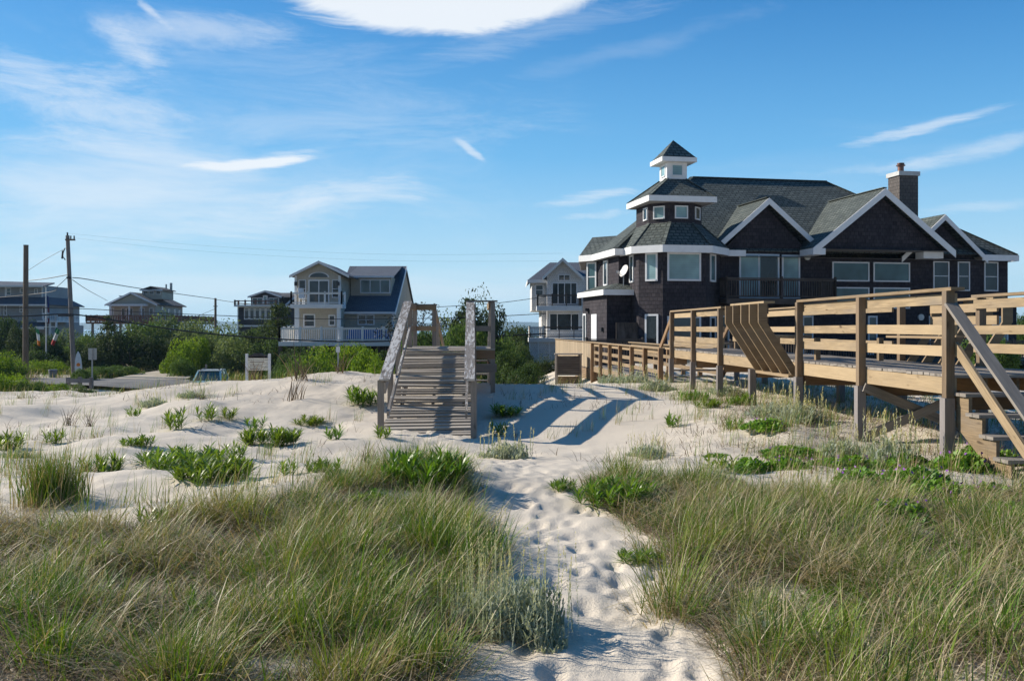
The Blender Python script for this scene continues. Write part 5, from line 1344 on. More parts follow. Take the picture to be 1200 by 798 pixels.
def grass_patch(n, x0, x1, y0, y1, test, hmul=1.0, dry=.30):
    X, Y, idx, ct, sz, oa, orad, chgt, caz = clumped(n, x0, x1, y0, y1, test)
    Z = th(X, Y) - .02; N = len(X)
    near = np.clip((7.0 - Y) / 4, 0, 1)
    L = (.10 + .20 * rng.random(N) ** 1.3 + .10 * ct * np.clip(sz, .3, 1.5)) * np.where(rng.random(N) < .05, 1.55, 1.0) * hmul * chgt
    region = vnoise(X / 1.3, Y / 1.3, 41) + .5
    dead = rng.random(N) < dry * (.4 + 1.2 * region)
    rnd = np.where(dead, rng.uniform(.68, 1, N), np.clip(.04 + .46 * ct + .25 * (region - .5) + rng.normal(0, .12, N), 0, .66))
    wind = rng.normal(.2, 1.1, N) + 2.3 * caz                       # towards +x, a little away
    outw = rng.uniform(-np.pi, np.pi, N); k = rng.random(N) < .22
    fan = np.clip(orad / .06, 0, 2.8)
    az = np.arctan2(np.sin(wind) + fan * np.sin(oa), np.cos(wind) + fan * np.cos(oa)); az = np.where(k, outw, az)
    phi0 = np.abs(rng.normal(.06, .16, N)) + .13 * fan; phi1 = phi0 + np.abs(rng.normal(.42, .45, N)); phi1[dead] += rng.uniform(.1, .7, dead.sum()); kink = np.where(rng.random(N) < np.where(dead, .35, .08), rng.uniform(.6, 1.6, N), 0)
    W = rng.uniform(.0026, .0056, N) + .004 * (rng.random(N) < .16)
    a = blades(np.stack([X, Y, Z], 1), L, W, az, phi0, phi1, kink, K=5, rnd=rnd)
    # thatch of old flattened straw at the roots
    m = N // 3; s = rng.integers(0, N, m)
    b = blades(np.stack([X[s] + rng.normal(0, .06, m), Y[s] + rng.normal(0, .06, m), th(X[s], Y[s], False) + rng.uniform(.0, .10, m)], 1), rng.uniform(.15, .45, m), rng.uniform(.003, .006, m),
               rng.uniform(-np.pi, np.pi, m), rng.uniform(.8, 1.3, m), rng.uniform(1.3, 1.9, m), K=4, rnd=rng.uniform(.72, 1, m))
    # seed heads / pale arching stalks
    m2 = N // 60; s = rng.integers(0, N, m2)
    c = blades(np.stack([X[s], Y[s], Z[s]], 1), rng.uniform(.38, .56, m2) * hmul, rng.uniform(.003, .0055, m2), rng.normal(.3, .5, m2), rng.uniform(.1, .3, m2), rng.uniform(.9, 1.7, m2), K=6, rnd=rng.uniform(.8, 1, m2))
    q = int(N * .55); X2_ = rng.uniform(x0, x1, q * 4); Y2_ = y0 + (y1 - y0) * rng.random(q * 4); kk = test(X2_, Y2_) & (np.abs(X2_) < .62 * (Y2_ + 1.6) + .3) & (vnoise(X2_ / .45, Y2_ / .45, 35) > -.28)
    X2_, Y2_ = X2_[kk][:q], Y2_[kk][:q]; q = len(X2_)
    LITTER.append(blades(np.stack([X2_, Y2_, th(X2_, Y2_) + rng.uniform(-.005, .035, q)], 1), rng.uniform(.06, .30, q), rng.uniform(.003, .008, q), rng.uniform(-np.pi, np.pi, q), rng.uniform(.7, 1.5, q), rng.uniform(1.3, 1.9, q), K=3, rnd=rng.random(q)))
    return [a, b, c]
gp_ = grass_patch(105000, -8.5, .4, 2.1, 11.2, in_left) 
tag(link('beach_grass', bmesh_from('beach_grass_left', gp_, 'grass')), 'dense wind blown beach grass bank left of the sandy path', 'beach grass', kind='stuff')
gp_ = grass_patch(92000, .5, 9.5, 2.1, 10.5, in_right, 1.0, .34)
tag(link('beach_grass', bmesh_from('beach_grass_right', gp_, 'grass')), 'dense wind blown beach grass bank right of the sandy path', 'beach grass', kind='stuff')
tag(link('dry_thatch', bmesh_from('dry_thatch', LITTER, 'thatch')), 'brown dead thatch lying between the beach grass stems', 'dead grass', kind='stuff')
# sparse sprigs on the open sand
def sparse(n):
    X = rng.uniform(-13, 9, n * 4); Y = 8.5 + 17 * rng.random(n * 4) ** 1.2
    k = ~in_left(X, Y) & ~in_right(X, Y) & (path_d(X, Y) > 1.25) & (np.abs(X) < .62 * Y) & (vnoise(X / 1.1, Y / 1.1, 51) > .08 - .55 * (X > 2.4 + .05 * Y))
    k &= ~((np.abs(X + 1.6) < 1.1) & (Y > 15))
    k &= (rng.random(len(X)) < np.where((Y < 12.5) | (X > 3.2), 1, .55))
    X, Y = X[k][:n], Y[k][:n]
    per = 9; X = np.repeat(X, per) + rng.normal(0, .05, len(X) * per); Y = np.repeat(Y, per) + rng.normal(0, .05, len(Y) * per)
    N = len(X); dead = rng.random(N) < .35
    return blades(np.stack([X, Y, th(X, Y) - .02], 1), rng.uniform(.14, .42, N), rng.uniform(.004, .007, N), rng.normal(.3, 1.0, N), np.abs(rng.normal(.1, .15, N)), np.abs(rng.normal(.6, .4, N)), K=4, rnd=np.where(dead, rng.uniform(.65, 1, N), rng.uniform(0, .55, N)))
tag(link('sparse_grass', bmesh_from('sparse_grass', [sparse(1250)], 'grass')), 'thin scattered grass sprigs on the open dune sand', 'grass sprigs', kind='stuff')
# dead sticks and wrack on the sand
def sticks(n):
    X = rng.uniform(-12, 8, n * 3); Y = 9 + 16 * rng.random(n * 3)
    k = (path_d(X, Y) > 1.3) & (vnoise(X / 1.4, Y / 1.4, 61) > .12 - .5 * (X > 2.6 + .05 * Y)) & ~((np.abs(X + 1.6) < 1.1) & (Y > 15)); X, Y = X[k][:n], Y[k][:n]
    per = 5; X = np.repeat(X, per) + rng.normal(0, .12, len(X) * per); Y = np.repeat(Y, per) + rng.normal(0, .10, len(Y) * per); N = len(X)
    return blades(np.stack([X, Y, th(X, Y) - .01], 1), rng.uniform(.05, .28, N), rng.uniform(.005, .011, N), rng.uniform(-np.pi, np.pi, N), rng.uniform(.1, 1.5, N), rng.uniform(.5, 1.7, N), K=3, rnd=rng.random(N))
def litter(n):
    X = rng.uniform(2.6, 8.5, n * 3); Y = rng.uniform(10.2, 21, n * 3); k = (X > 2.2 + .09 * Y + .9 * vnoise(X / 1.2, Y / 1.2, 91)) & (X < .62 * Y); X, Y = X[k][:n], Y[k][:n]; N = len(X)
    return blades(np.stack([X, Y, th(X, Y) + rng.uniform(-.01, .03, N)], 1), rng.uniform(.06, .26, N), rng.uniform(.006, .012, N), rng.uniform(-np.pi, np.pi, N), rng.uniform(.9, 1.5, N), rng.uniform(1.2, 1.8, N), K=3, rnd=rng.random(N))
tag(link('dune_debris', bmesh_from('dune_debris', [sticks(950), litter(9000)], 'twig')), 'dry twigs and wrack scattered on the dune sand', 'twigs', kind='stuff')

# ---- individual dune plants
def goldenrod_mesh(name, stems, spread, h):
    P = []
    ang_ = rng.uniform(0, 6.283, stems); rad = spread * np.sqrt(rng.random(stems))
    for s in range(stems):
        bx, by = rad[s] * math.cos(ang_[s]), rad[s] * math.sin(ang_[s]); hh = h * rng.uniform(.45, 1) * (1 - .35 * rad[s] / spread)
        nl = int(rng.integers(18, 26)); f = np.linspace(.05, 1, nl)
        tilt = .35 * rad[s] / spread; ta = ang_[s]
        base = np.stack([bx + math.cos(ta) * tilt * hh * f, by + math.sin(ta) * tilt * hh * f, hh * f * .62], 1)
        az = np.arange(nl) * 2.4 + rng.normal(0, .4, nl) + s
        P.append(blades(base, h * rng.uniform(.40, .70, nl) * (1.1 - .35 * f), h * rng.uniform(.042, .070, nl), az, 1.0 - .70 * f + rng.normal(0, .18, nl), 1.75 - .65 * f + rng.normal(0, .15, nl), K=4, prof='lance', rnd=np.clip(rng.random(nl) * .6 + .35 * f, 0, 1), side_az=az + np.pi / 2))
        P.append(blades(np.array([[bx, by, -.03]]), np.array([hh * .68]), np.array([.014]), np.array([ta]), np.array([tilt]), np.array([tilt]), K=2, rnd=np.array([.1])))
    return bmesh_from(name, P, 'goldenrod')
GR = {'big': [goldenrod_mesh('goldenrod', 40, .42, .44) for _ in range(2)], 'mid': [goldenrod_mesh('goldenrod', 15, .24, .36) for _ in range(2)], 'small': [goldenrod_mesh('goldenrod', 5, .10, .32) for _ in range(2)]}
def miller_mesh(name, r, h, nleaf, nspike, ls=1.0):
    a = rng.uniform(0, 6.283, nleaf); q = np.sqrt(rng.random(nleaf)) * (.78 + .22 * np.sin(3 * a + h * 40) + .14 * np.sin(5 * a + r * 50)); hz_ = rng.random(nleaf) * h * (1 - .7 * q ** 2) * (.75 + .35 * np.sin(4 * a + 9 * q))
    P = [blades(np.stack([r * q * np.cos(a), r * q * np.sin(a), hz_], 1), ls * rng.uniform(.05, .11, nleaf), ls * rng.uniform(.014, .028, nleaf), rng.uniform(-3.14, 3.14, nleaf), rng.uniform(.1, .9, nleaf), rng.uniform(.4, 1.4, nleaf), K=3, prof='round', rnd=rng.uniform(0, .75, nleaf))]
    for _ in range(nspike):
        aa = rng.uniform(0, 6.283); qq = math.sqrt(rng.random()); x, y = r * qq * math.cos(aa), r * qq * math.sin(aa); hh = h * rng.uniform(1.1, 2.2); k = 26
        f = np.linspace(.15, 1, k); lx = rng.normal(0, .10)
        P.append(blades(np.stack([x + lx * f * hh, y + 0 * f, f * hh], 1), ls * rng.uniform(.02, .045, k), ls * rng.uniform(.010, .018, k), rng.uniform(-3.14, 3.14, k), rng.uniform(.1, .7, k), rng.uniform(.2, 1, k), K=2, prof='round', rnd=np.clip(.45 + .6 * f, 0, 1)))
        P.append(blades(np.array([[x, y, 0]]), np.array([hh]), np.array([.008]), np.array([0.]), np.array([lx]), np.array([lx]), K=2, rnd=np.array([.4])))
    return bmesh_from(name, P, 'miller')
DM = [miller_mesh('dusty_miller', .45, .26, 900, 16), miller_mesh('dusty_miller', .42, .22, 800, 9), miller_mesh('dusty_miller', .36, .30, 900, 30)]
DM.append(miller_mesh('dusty_miller', .36, .26, 4200, 46, .5))
def pea_mesh(name, r, h, n):
    a = rng.uniform(0, 6.283, n); q = rng.random(n) ** .6; rr_ = r * q * (1 + .25 * np.sin(3 * a + 1) + .12 * np.sin(7 * a))
    return bmesh_from(name, [blades(np.stack([rr_ * np.cos(a), rr_ * np.sin(a) * .8, h * (1 - q ** 2) * rng.random(n)], 1), rng.uniform(.05, .09, n), rng.uniform(.03, .05, n), rng.uniform(-3.14, 3.14, n), rng.uniform(.2, .9, n), rng.uniform(.7, 1.5, n), K=3, prof='round', rnd=rng.random(n))], 'pea')
PM = [pea_mesh('pea_mat', .5, .22, 1500) for _ in range(3)]
def petals_mesh(r, h, n):
    a = rng.uniform(0, 6.283, n); q = np.sqrt(rng.random(n))
    V, Q, A_, T_ = blades(np.stack([r * q * np.cos(a), r * q * np.sin(a) * .8, h * (.6 + .5 * rng.random(n))], 1), np.full(n, .035), np.full(n, .035), rng.uniform(-3.14, 3.14, n), rng.uniform(.2, .8, n), rng.uniform(.6, 1.4, n), K=2, prof='round')
    return fast_mesh('blossoms', V, Q, M['petal'])
PT = petals_mesh(.42, .22, 14)
TW = bmesh_from('twig_plant', [blades(np.column_stack([rng.normal(0, .05, 26), rng.normal(0, .05, 26), np.zeros(26)]), rng.uniform(.15, .5, 26), rng.uniform(.006, .012, 26), rng.uniform(-3.1, 3.1, 26), rng.uniform(.1, .5, 26), rng.uniform(.4, 1.2, 26), K=4, rnd=rng.random(26))], 'twig')
def ground_at(x, y):
    """where the view ray through a photo pixel meets the sand"""
    d = Vector(((x - 600) / 1100, 1, (385 - y) / 1100))
    ys = np.linspace(3, 60, 1200); zs = th(d.x * ys, ys, False); ray = EYE + d.z * ys
    k = np.where(zs > ray)[0]
    Y = ys[k[0]] if len(k) else 30.0
    return d.x * Y, Y
CNT = {}
def plant(kind, me, x, y, w, label, cat, group, wn, zs=1.0, blossom=False):
    px, py = ground_at(x, y); o = link(kind, me)
    s = w * py / 1100 / wn * (1.3 if kind == 'goldenrod' else 1.12)
    o.location = (px, py, gz(px, py) - .02); o.scale = (s, s, s * zs); o.rotation_euler = (0, 0, rng.uniform(-3, 3))
    tag(o, label, cat, group)
    if blossom:
        c = link('blossoms', PT, o)
    return o
GG = 'goldenrod clumps on the dune sand'
def gr(size, x, y, w, label, zs=1.0):
    wn = {'big': 1.15, 'mid': .78, 'small': .46}[size]
    plant('goldenrod', GR[size][int(x) % 2], x, y, w, label, 'plant', GG, wn, zs)
gr('mid', 8, 524, 44, 'green leafy clump cut by the left edge of the photo on open sand', 1.1)
gr('mid', 119, 556, 46, 'upright light green leafy clump between the left grass tussock and the big clump', 1.35)
gr('big', 246, 566, 84, 'largest dark green leafy clump in front of the left dune')
gr('big', 212, 548, 90, 'loose yellowish leafy clump just behind the largest leafy clump', .75)
gr('small', 185, 560, 40, 'pale yellow green leafy sprig at the left foot of the largest leafy clump', 1.1)
gr('big', 317, 521, 60, 'round compact dark green clump alone on bare sand left of the ramp', .95)
gr('small', 209, 502, 34, 'small leafy rosette above the loose yellowish clump', 1.2)
gr('small', 243, 493, 28, 'small green sprig left one of the pair on the dune slope', 1.1)
gr('small', 267, 489, 24, 'small green tuft right one of the pair on the dune slope')
gr('mid', 361, 493, 36, 'low yellow green clump with long shadow on the slope left of the ramp', .8)
gr('mid', 424, 473, 44, 'leafy clump close beside the left handrail of the ramp', 1.1)
gr('small', 155, 488, 20, 'tiny two leaved seedling on the far left dune face')
gr('mid', 592, 484, 44, 'flattened dark leafy clump right of the ramp platform', .7)
gr('small', 586, 505, 24, 'leggy leafy stem at the right foot of the ramp', 1.2)
gr('mid', 812, 466, 40, 'green clump below the second post of the raised boardwalk', .8)
gr('mid', 829, 478, 34, 'low green clump just downhill of the boardwalk clump', .8)
gr('mid', 868, 474, 34, 'bright green clump beside the short pile under the bench', 1.0)
gr('small', 790, 494, 26, 'small lone sprig on the bare sand right of the path')
gr('big', 722, 590, 88, 'tall leafy clump at the left tip of the right grass bank', 1.1)
gr('big', 494, 572, 96, 'big dark leafy clump crowning the left grass bank below the ramp', 1.25)
gr('mid', 748, 662, 56, 'low leafy sprig lying at the path edge of the right grass bank', .7)
gr('small', 846, 560, 40, 'broad leafy sprig among pale plants behind the right grass bank', .9)
gr('small', 123, 668, 46, 'bright leafy sprig deep in the left grass bank', 1.3)
gr('small', 238, 735, 44, 'yellow green leafy sprig near the bottom of the left grass bank', 1.5)
gr('mid', 968, 700, 60, 'leafy clump half hidden inside the right grass bank', 1.0)
for (sz_, x_, y_, w_, lb_, zs_) in (('mid', 40, 690, 60, 'leafy clump near the left edge inside the left grass bank', 1.0), ('small', 300, 690, 40, 'small leafy sprig in the middle of the left grass bank', 1.3), ('mid', 395, 650, 56, 'leafy clump in the upper right part of the left grass bank', 1.0),
  ('small', 455, 700, 46, 'leafy sprig left of the silvery spiked plants', 1.4), ('mid', 330, 760, 70, 'broad leafy clump at the bottom of the left grass bank', 1.0), ('small', 60, 770, 50, 'leafy sprig in the bottom left corner', 1.3), ('mid', 430, 600, 50, 'leafy clump just below the big dark crown clump', 1.0), ('small', 180, 625, 40, 'sprig at the back edge of the left grass bank', 1.3),
  ('mid', 850, 640, 56, 'leafy clump in the left half of the right grass bank', 1.0), ('small', 1060, 660, 46, 'leafy sprig in the middle of the right grass bank', 1.3), ('mid', 1130, 720, 66, 'leafy clump low in the right half of the right grass bank', 1.0), ('small', 985, 770, 56, 'leafy sprig at the bottom of the right grass bank', 1.4), ('mid', 1180, 650, 50, 'leafy clump at the right edge below the stairs', 1.0), ('small', 905, 610, 36, 'small leafy sprig at the back of the right grass bank', 1.2)):
    gr(sz_, x_, y_, w_, lb_, zs_)
for (sz_, x_, y_, w_, lb_, zs_) in (('small', 60, 516, 28, 'small clump right of the leafy clump at the left edge', 1.0), ('small', 300, 500, 26, 'small clump just above the round compact dark clump', 1.0), ('mid', 160, 528, 40, 'low spreading clump above the upright light green clump', .8), ('small', 395, 520, 28, 'small clump on bare sand midway between round clump and ramp', 1.0),
  ('small', 275, 540, 30, 'small yellowing clump right behind the largest leafy clump', 1.1), ('mid', 380, 556, 44, 'low clump at the back edge of the grass left of the ramp foot', .9), ('small', 340, 560, 30, 'small clump at the back edge of the left grass bank', 1.1), ('small', 445, 520, 26, 'small clump at the foot of the left ramp post', 1.0), ('mid', 660, 575, 36, 'small leafy clump on the path side of the right grass tip', .9), ('small', 858, 505, 26, 'small clump on the sand left of the silvery boardwalk plants', 1.0)):
    gr(sz_, x_, y_, w_, lb_, zs_)
DG = 'silvery dusty miller plants'
def dmi(v, x, y, w, label, zs=1.0): plant('dusty_miller', DM[v], x, y, w, label, 'plant', DG, .92 if v < 2 else .74, zs)
dmi(3, 610, 752, 130, 'largest silvery plant with tall flower spikes beside the path at the bottom', 1.25)
dmi(3, 560, 745, 90, 'silvery spiked plant merging into grass left of the largest one', 1.2)
dmi(0, 595, 535, 62, 'silvery tuft on sand at the right foot of the ramp')
dmi(1, 180, 474, 40, 'pale grey tuft on the crest of the left dune', .9)
dmi(1, 222, 466, 34, 'faint grey tuft on the dune crest in front of the parked car', .8)
dmi(1, 20, 545, 46, 'grey green mound beside the clump at the left edge', .8)
dmi(0, 760, 528, 44, 'thin greyish weed on sand above the right grass bank')
dmi(0, 835, 572, 70, 'silvery mound behind the leafy tip of the right grass bank', .8)
dmi(0, 905, 492, 60, 'silvery plant at the foot of the pile with the bench', .9)
dmi(2, 938, 503, 54, 'silvery spiked plant beside the second boardwalk post', .9)
dmi(0, 985, 530, 60, 'silvery plant left of the braced boardwalk post')
dmi(2, 1043, 545, 66, 'silvery spiked plant right of the braced boardwalk post', 1.05)
dmi(1, 850, 462, 46, 'pale tuft in the shade below the bench supports', .8)
dmi(1, 742, 452, 44, 'grey tuft at the base of the lower walk, fourth post', 1.0)
dmi(1, 715, 452, 40, 'grey tuft at the corner of the slatted base', .9)
dmi(0, 770, 455, 38, 'grey tuft in front of the last lower walk post', 1.0)
dmi(3, 895, 762, 90, 'silvery plant at the sandy edge of the right grass bank', .9)
dmi(3, 80, 700, 80, 'grey green plant in the left grass bank', .9)
PG = 'beach pea mats with purple flowers'
def pea(v, x, y, w, label, zs=1.0, bl=True): plant('pea_mat', PM[v], x, y, w, label, 'plant', PG, 1.1, zs, bl)
pea(0, 842, 532, 36, 'small flat green mat alone on sand', .6)
pea(1, 878, 556, 66, 'bushy green mat left of two behind the right grass bank', 1.1)
pea(2, 925, 556, 58, 'rounded green mat right of two behind the right grass bank', 1.2)
pea(0, 925, 531, 80, 'wide flat green mat on sand below the boardwalk', .6)
pea(1, 975, 548, 70, 'low green mat between the silvery plants', .7)
pea(2, 1010, 575, 90, 'flowering green mat in front of the braced post', 1.0)
pea(0, 1075, 572, 90, 'flowering green mat between braced post and stairs', 1.1)
pea(1, 1130, 556, 80, 'dense green mat around the foot of the stair post', 1.2)
pea(2, 1165, 585, 80, 'green mat beneath the stair stringer', 1.1)
pea(1, 1110, 600, 90, 'green mat fringing the grass below the stairs', 1.0)
pea(1, 900, 512, 60, 'green mat between the silvery boardwalk plants', .9)
pea(0, 1000, 550, 70, 'green mat at the foot of the braced post', 1.0)
pea(2, 1100, 585, 90, 'thick green mat left of the lowest treads', 1.2)
pea(1, 1055, 610, 90, 'green mat poking out of the grass below the stair post', 1.1)
pea(2, 860, 590, 70, 'green mat inside the back of the right grass bank', 1.2)
pea(2, 1150, 540, 80, 'green mat in the shade behind the stair post', 1.3)
pea(0, 1060, 548, 70, 'green mat in the shade behind the braced post', 1.0)
pea(1, 1185, 605, 90, 'green mat at the right edge below the lowest tread', 1.2)
pea(2, 1040, 592, 80, 'green mat at the grass edge straight below the braced post', 1.0)
pea(0, 985, 590, 80, 'green mat at the grass edge left of the braced post', 1.0)
pea(0, 945, 590, 70, 'green mat at the back edge of the right grass bank', .8)
# grass tussock standing alone at left
tx, ty = ground_at(62, 590)
n = 900; TB = bmesh_from('grass_tussock', [blades(np.column_stack([rng.normal(0, .13, n), rng.normal(0, .13, n), np.zeros(n)]), rng.uniform(.3, .6, n), rng.uniform(.005, .009, n), rng.uniform(-3.1, 3.1, n), np.abs(rng.normal(.12, .12, n)), np.abs(rng.normal(.5, .25, n)), K=5, rnd=np.where(rng.random(n) < .35, rng.uniform(.66, .9, n), rng.uniform(0, .5, n)))], 'grass')
o = link('grass_tussock', TB); o.location = (tx, ty, gz(tx, ty) - .02); tag(o, 'dense reddish green grass tussock standing on sand at the left', 'grass tussock')
TWG = 'dead weed stalks on the dune'
for (x, y, w, lab) in ((238, 476, 26, 'dark dead weed stalk below the parked car'), (105, 500, 30, 'dark dead stalk on the far left dune face'), (80, 500, 36, 'row of short dead stubs on the left dune face'), (32, 455, 40, 'dead brush on the dune crest below the timber pole'), (152, 452, 30, 'dead brush on the dune crest below the road sign'), (192, 455, 30, 'brown dead tuft on the crest below the sandy track'), (352, 448, 60, 'dead brush lying on the dune crest below the small sign'), (300, 446, 40, 'dead brush at the foot of the notice board'), (345, 470, 46, 'dark dead brush casting shadow on the dune slope'), (430, 545, 40, 'thin dead weed left of the ramp foot'), (398, 440, 40, 'dead brush below the small sign post')):
    plant('dead_weed', TW, x, y, w, lab, 'weed', TWG, .55, 1.0)
# ------------------------------------------------------------------ shrubs and trees
def quads_from(C, Nn, size, asp=.55, rnd=None):
    n = len(C); Nn = Nn / np.linalg.norm(Nn, axis=1, keepdims=True)
    r = rng.normal(size=(n, 3)); a = np.cross(Nn, r); a /= np.linalg.norm(a, axis=1, keepdims=True); b = np.cross(Nn, a)
    s = size[:, None]
    V = np.stack([C - a * s, C - b * s * asp, C + a * s, C + b * s * asp], 1).reshape(-1, 3)
    Q = np.arange(n * 4).reshape(-1, 4); rnd = rng.random(n) if rnd is None else rnd
    return V, Q, np.repeat(rnd, 4), np.zeros(n * 4)
def crown_unit(lobes, n, leaf_s, up=.25, squash=.8, low=.0):
    """leaf cloud in a unit dome: radius 1, height 1"""
    C = []; N = []; T = []
    per = n // lobes
    for k in range(lobes):
        a = rng.uniform(0, 6.283); q = rng.random() ** .5 * .74; c = np.array([q * math.cos(a), q * math.sin(a), rng.uniform(.15, .70) * (1 - .45 * q * q) if k > 3 else .3]); r = rng.uniform(.20, .33) * (1.15 - .35 * q) * (1.25 if k <= 3 else 1)
        d = rng.normal(size=(per, 3)); d /= np.linalg.norm(d, axis=1, keepdims=True)
        rad = r * (.72 + .34 * rng.random(per) ** .6) * (1 + .18 * np.sin(d[:, 0] * 7 + k) * np.cos(d[:, 1] * 6))
        p = c + d * rad[:, None] * np.array([1, 1, squash]); C.append(p); N.append(d + rng.normal(0, .55, (per, 3)) + np.array([0, 0, up]))
        T.append(np.clip(rng.normal(.45, .22, per) + rng.normal(0, .16), 0, 1))
    # sprigs that break the outline
    m = n // 16; a = rng.uniform(0, 6.283, m); el = rng.uniform(.05, 1.45, m)
    d = np.stack([np.cos(a) * np.cos(el), np.sin(a) * np.cos(el), np.sin(el) * .92], 1); sel = np.floor(rng.random(m) * 40).astype(int)
    jit = (_hash(sel, sel * 3, 77) * .3 + .72)
    C.append(d * (jit * rng.uniform(.80, .98, m))[:, None]); N.append(d + rng.normal(0, .7, (m, 3))); T.append(rng.uniform(.4, 1, m))
    C = np.concatenate(C); N = np.concatenate(N); T = np.concatenate(T)
    k = C[:, 2] > low; C, N, T = C[k], N[k], T[k]
    C[:, 2] /= np.percentile(C[:, 2], 98.5); C[:, :2] /= np.percentile(np.hypot(C[:, 0], C[:, 1]), 97)
    return quads_from(C, N, leaf_s * rng.uniform(.6, 1.25, len(C)), .55, T)
def pine_unit(layers=14, n=46, leaf=.034):
    C = []; N = []; T = []
    for k in range(layers):
        z = .12 + .84 * k / (layers - 1) + rng.normal(0, .012); R_ = .5 * (1 - (z - .1) / .98) ** .75 + .03
        nb = max(4, int(9 * (1 - z * .55)))
        a0 = rng.uniform(0, 6.28)
        for b in range(nb):
            a = a0 + b * 6.283 / nb + rng.normal(0, .25); L = R_ * rng.uniform(.6, 1.15)
            f = np.sqrt(rng.random(n)); x = L * f
            p = np.stack([np.cos(a) * x, np.sin(a) * x, z + .10 * x - .12 * x * x + 0 * x], 1) + rng.normal(0, .022, (n, 3)) * np.array([1, 1, .6]) * (1 + 1.2 * f[:, None])
            C.append(p); N.append(rng.normal(0, .6, (n, 3)) + np.array([0, 0, 1.0])); T.append(np.clip(rng.normal(.4, .2, n) + .25 * f - .1 + rng.normal(0, .1), 0, 1))
    C = np.concatenate(C); N = np.concatenate(N); T = np.concatenate(T)
    return quads_from(C, N, leaf * rng.uniform(.5, 1.2, len(C)), .4, T)
MATS = {'dark': 'bush_dark', 'mid': 'bush_mid', 'bright': 'bush_bright', 'sage': 'bush_sage'}
CR = {}
for k_, m_ in MATS.items():
    CR[k_] = [bmesh_from('crown', [crown_unit(22, 9500, .036)], m_) for _ in range(3)]
PN = [bmesh_from('crown', [pine_unit()], 'needles') for _ in range(2)]
PR = [bmesh_from('crown', [crown_unit(26, 8500, .034, .5, .5, .05)], 'needles') for _ in range(2)]
def trunk_mesh(limbs=5, top=.6, r=.035):
    b = MB(); b.tube([(0, 0, -.25), (.02, .01, .25), (0, .03, top)], r, 7, r * .45)
    for k in range(limbs):
        a = k * 6.283 / limbs + rng.uniform(-.4, .4); z = rng.uniform(.08, .4) * top * 1.6; L = rng.uniform(.3, .6)
        b.tube([(0, 0, z), (math.cos(a) * L * .5, math.sin(a) * L * .5, z + L * .28), (math.cos(a) * L, math.sin(a) * L, z + L * .62)], r * .5, 5, r * .12)
    o = b.build('trunk', M['bark'], None); me = o.data; bpy.data.objects.remove(o); return me
TRK = [trunk_mesh(), trunk_mesh(6)]; PTR = trunk_mesh(0, .95, .018)
seen = {}
def tree(kind, x, yt, w, Y, label, grp='shrubs and trees behind the dune', cat='shrub', name=None, dy=1.0, ybase=None):
    p = at(x, 400, Y); g = gz(p.x, Y) if Y < 200 else -2.4
    h = EYE + (385 - yt) / 1100 * Y - g
    r = w * Y / 1100 / 2
    name = name or {'pine': 'pine_tree', 'scrubpine': 'pitch_pine'}.get(kind, 'shrub')
    T = thing(name, label, cat, (p.x, Y, g - .1), rng.uniform(-3, 3), grp)
    k = seen.get(kind, 0); seen[kind] = k + 1
    me = PN[k % 2] if kind == 'pine' else PR[k % 2] if kind == 'scrubpine' else CR[kind][k % 3]
    c = link('crown', me, T); c.scale = ((r * 2, r * 2, h) if kind == 'pine' else (r * 1.05, r * 1.05 * dy, h * 1.12))
    t_ = link('trunk', PTR if kind == 'pine' else TRK[k % 2], T); t_.scale = (r, r, h) if kind != 'pine' else (h, h, h)
    return T
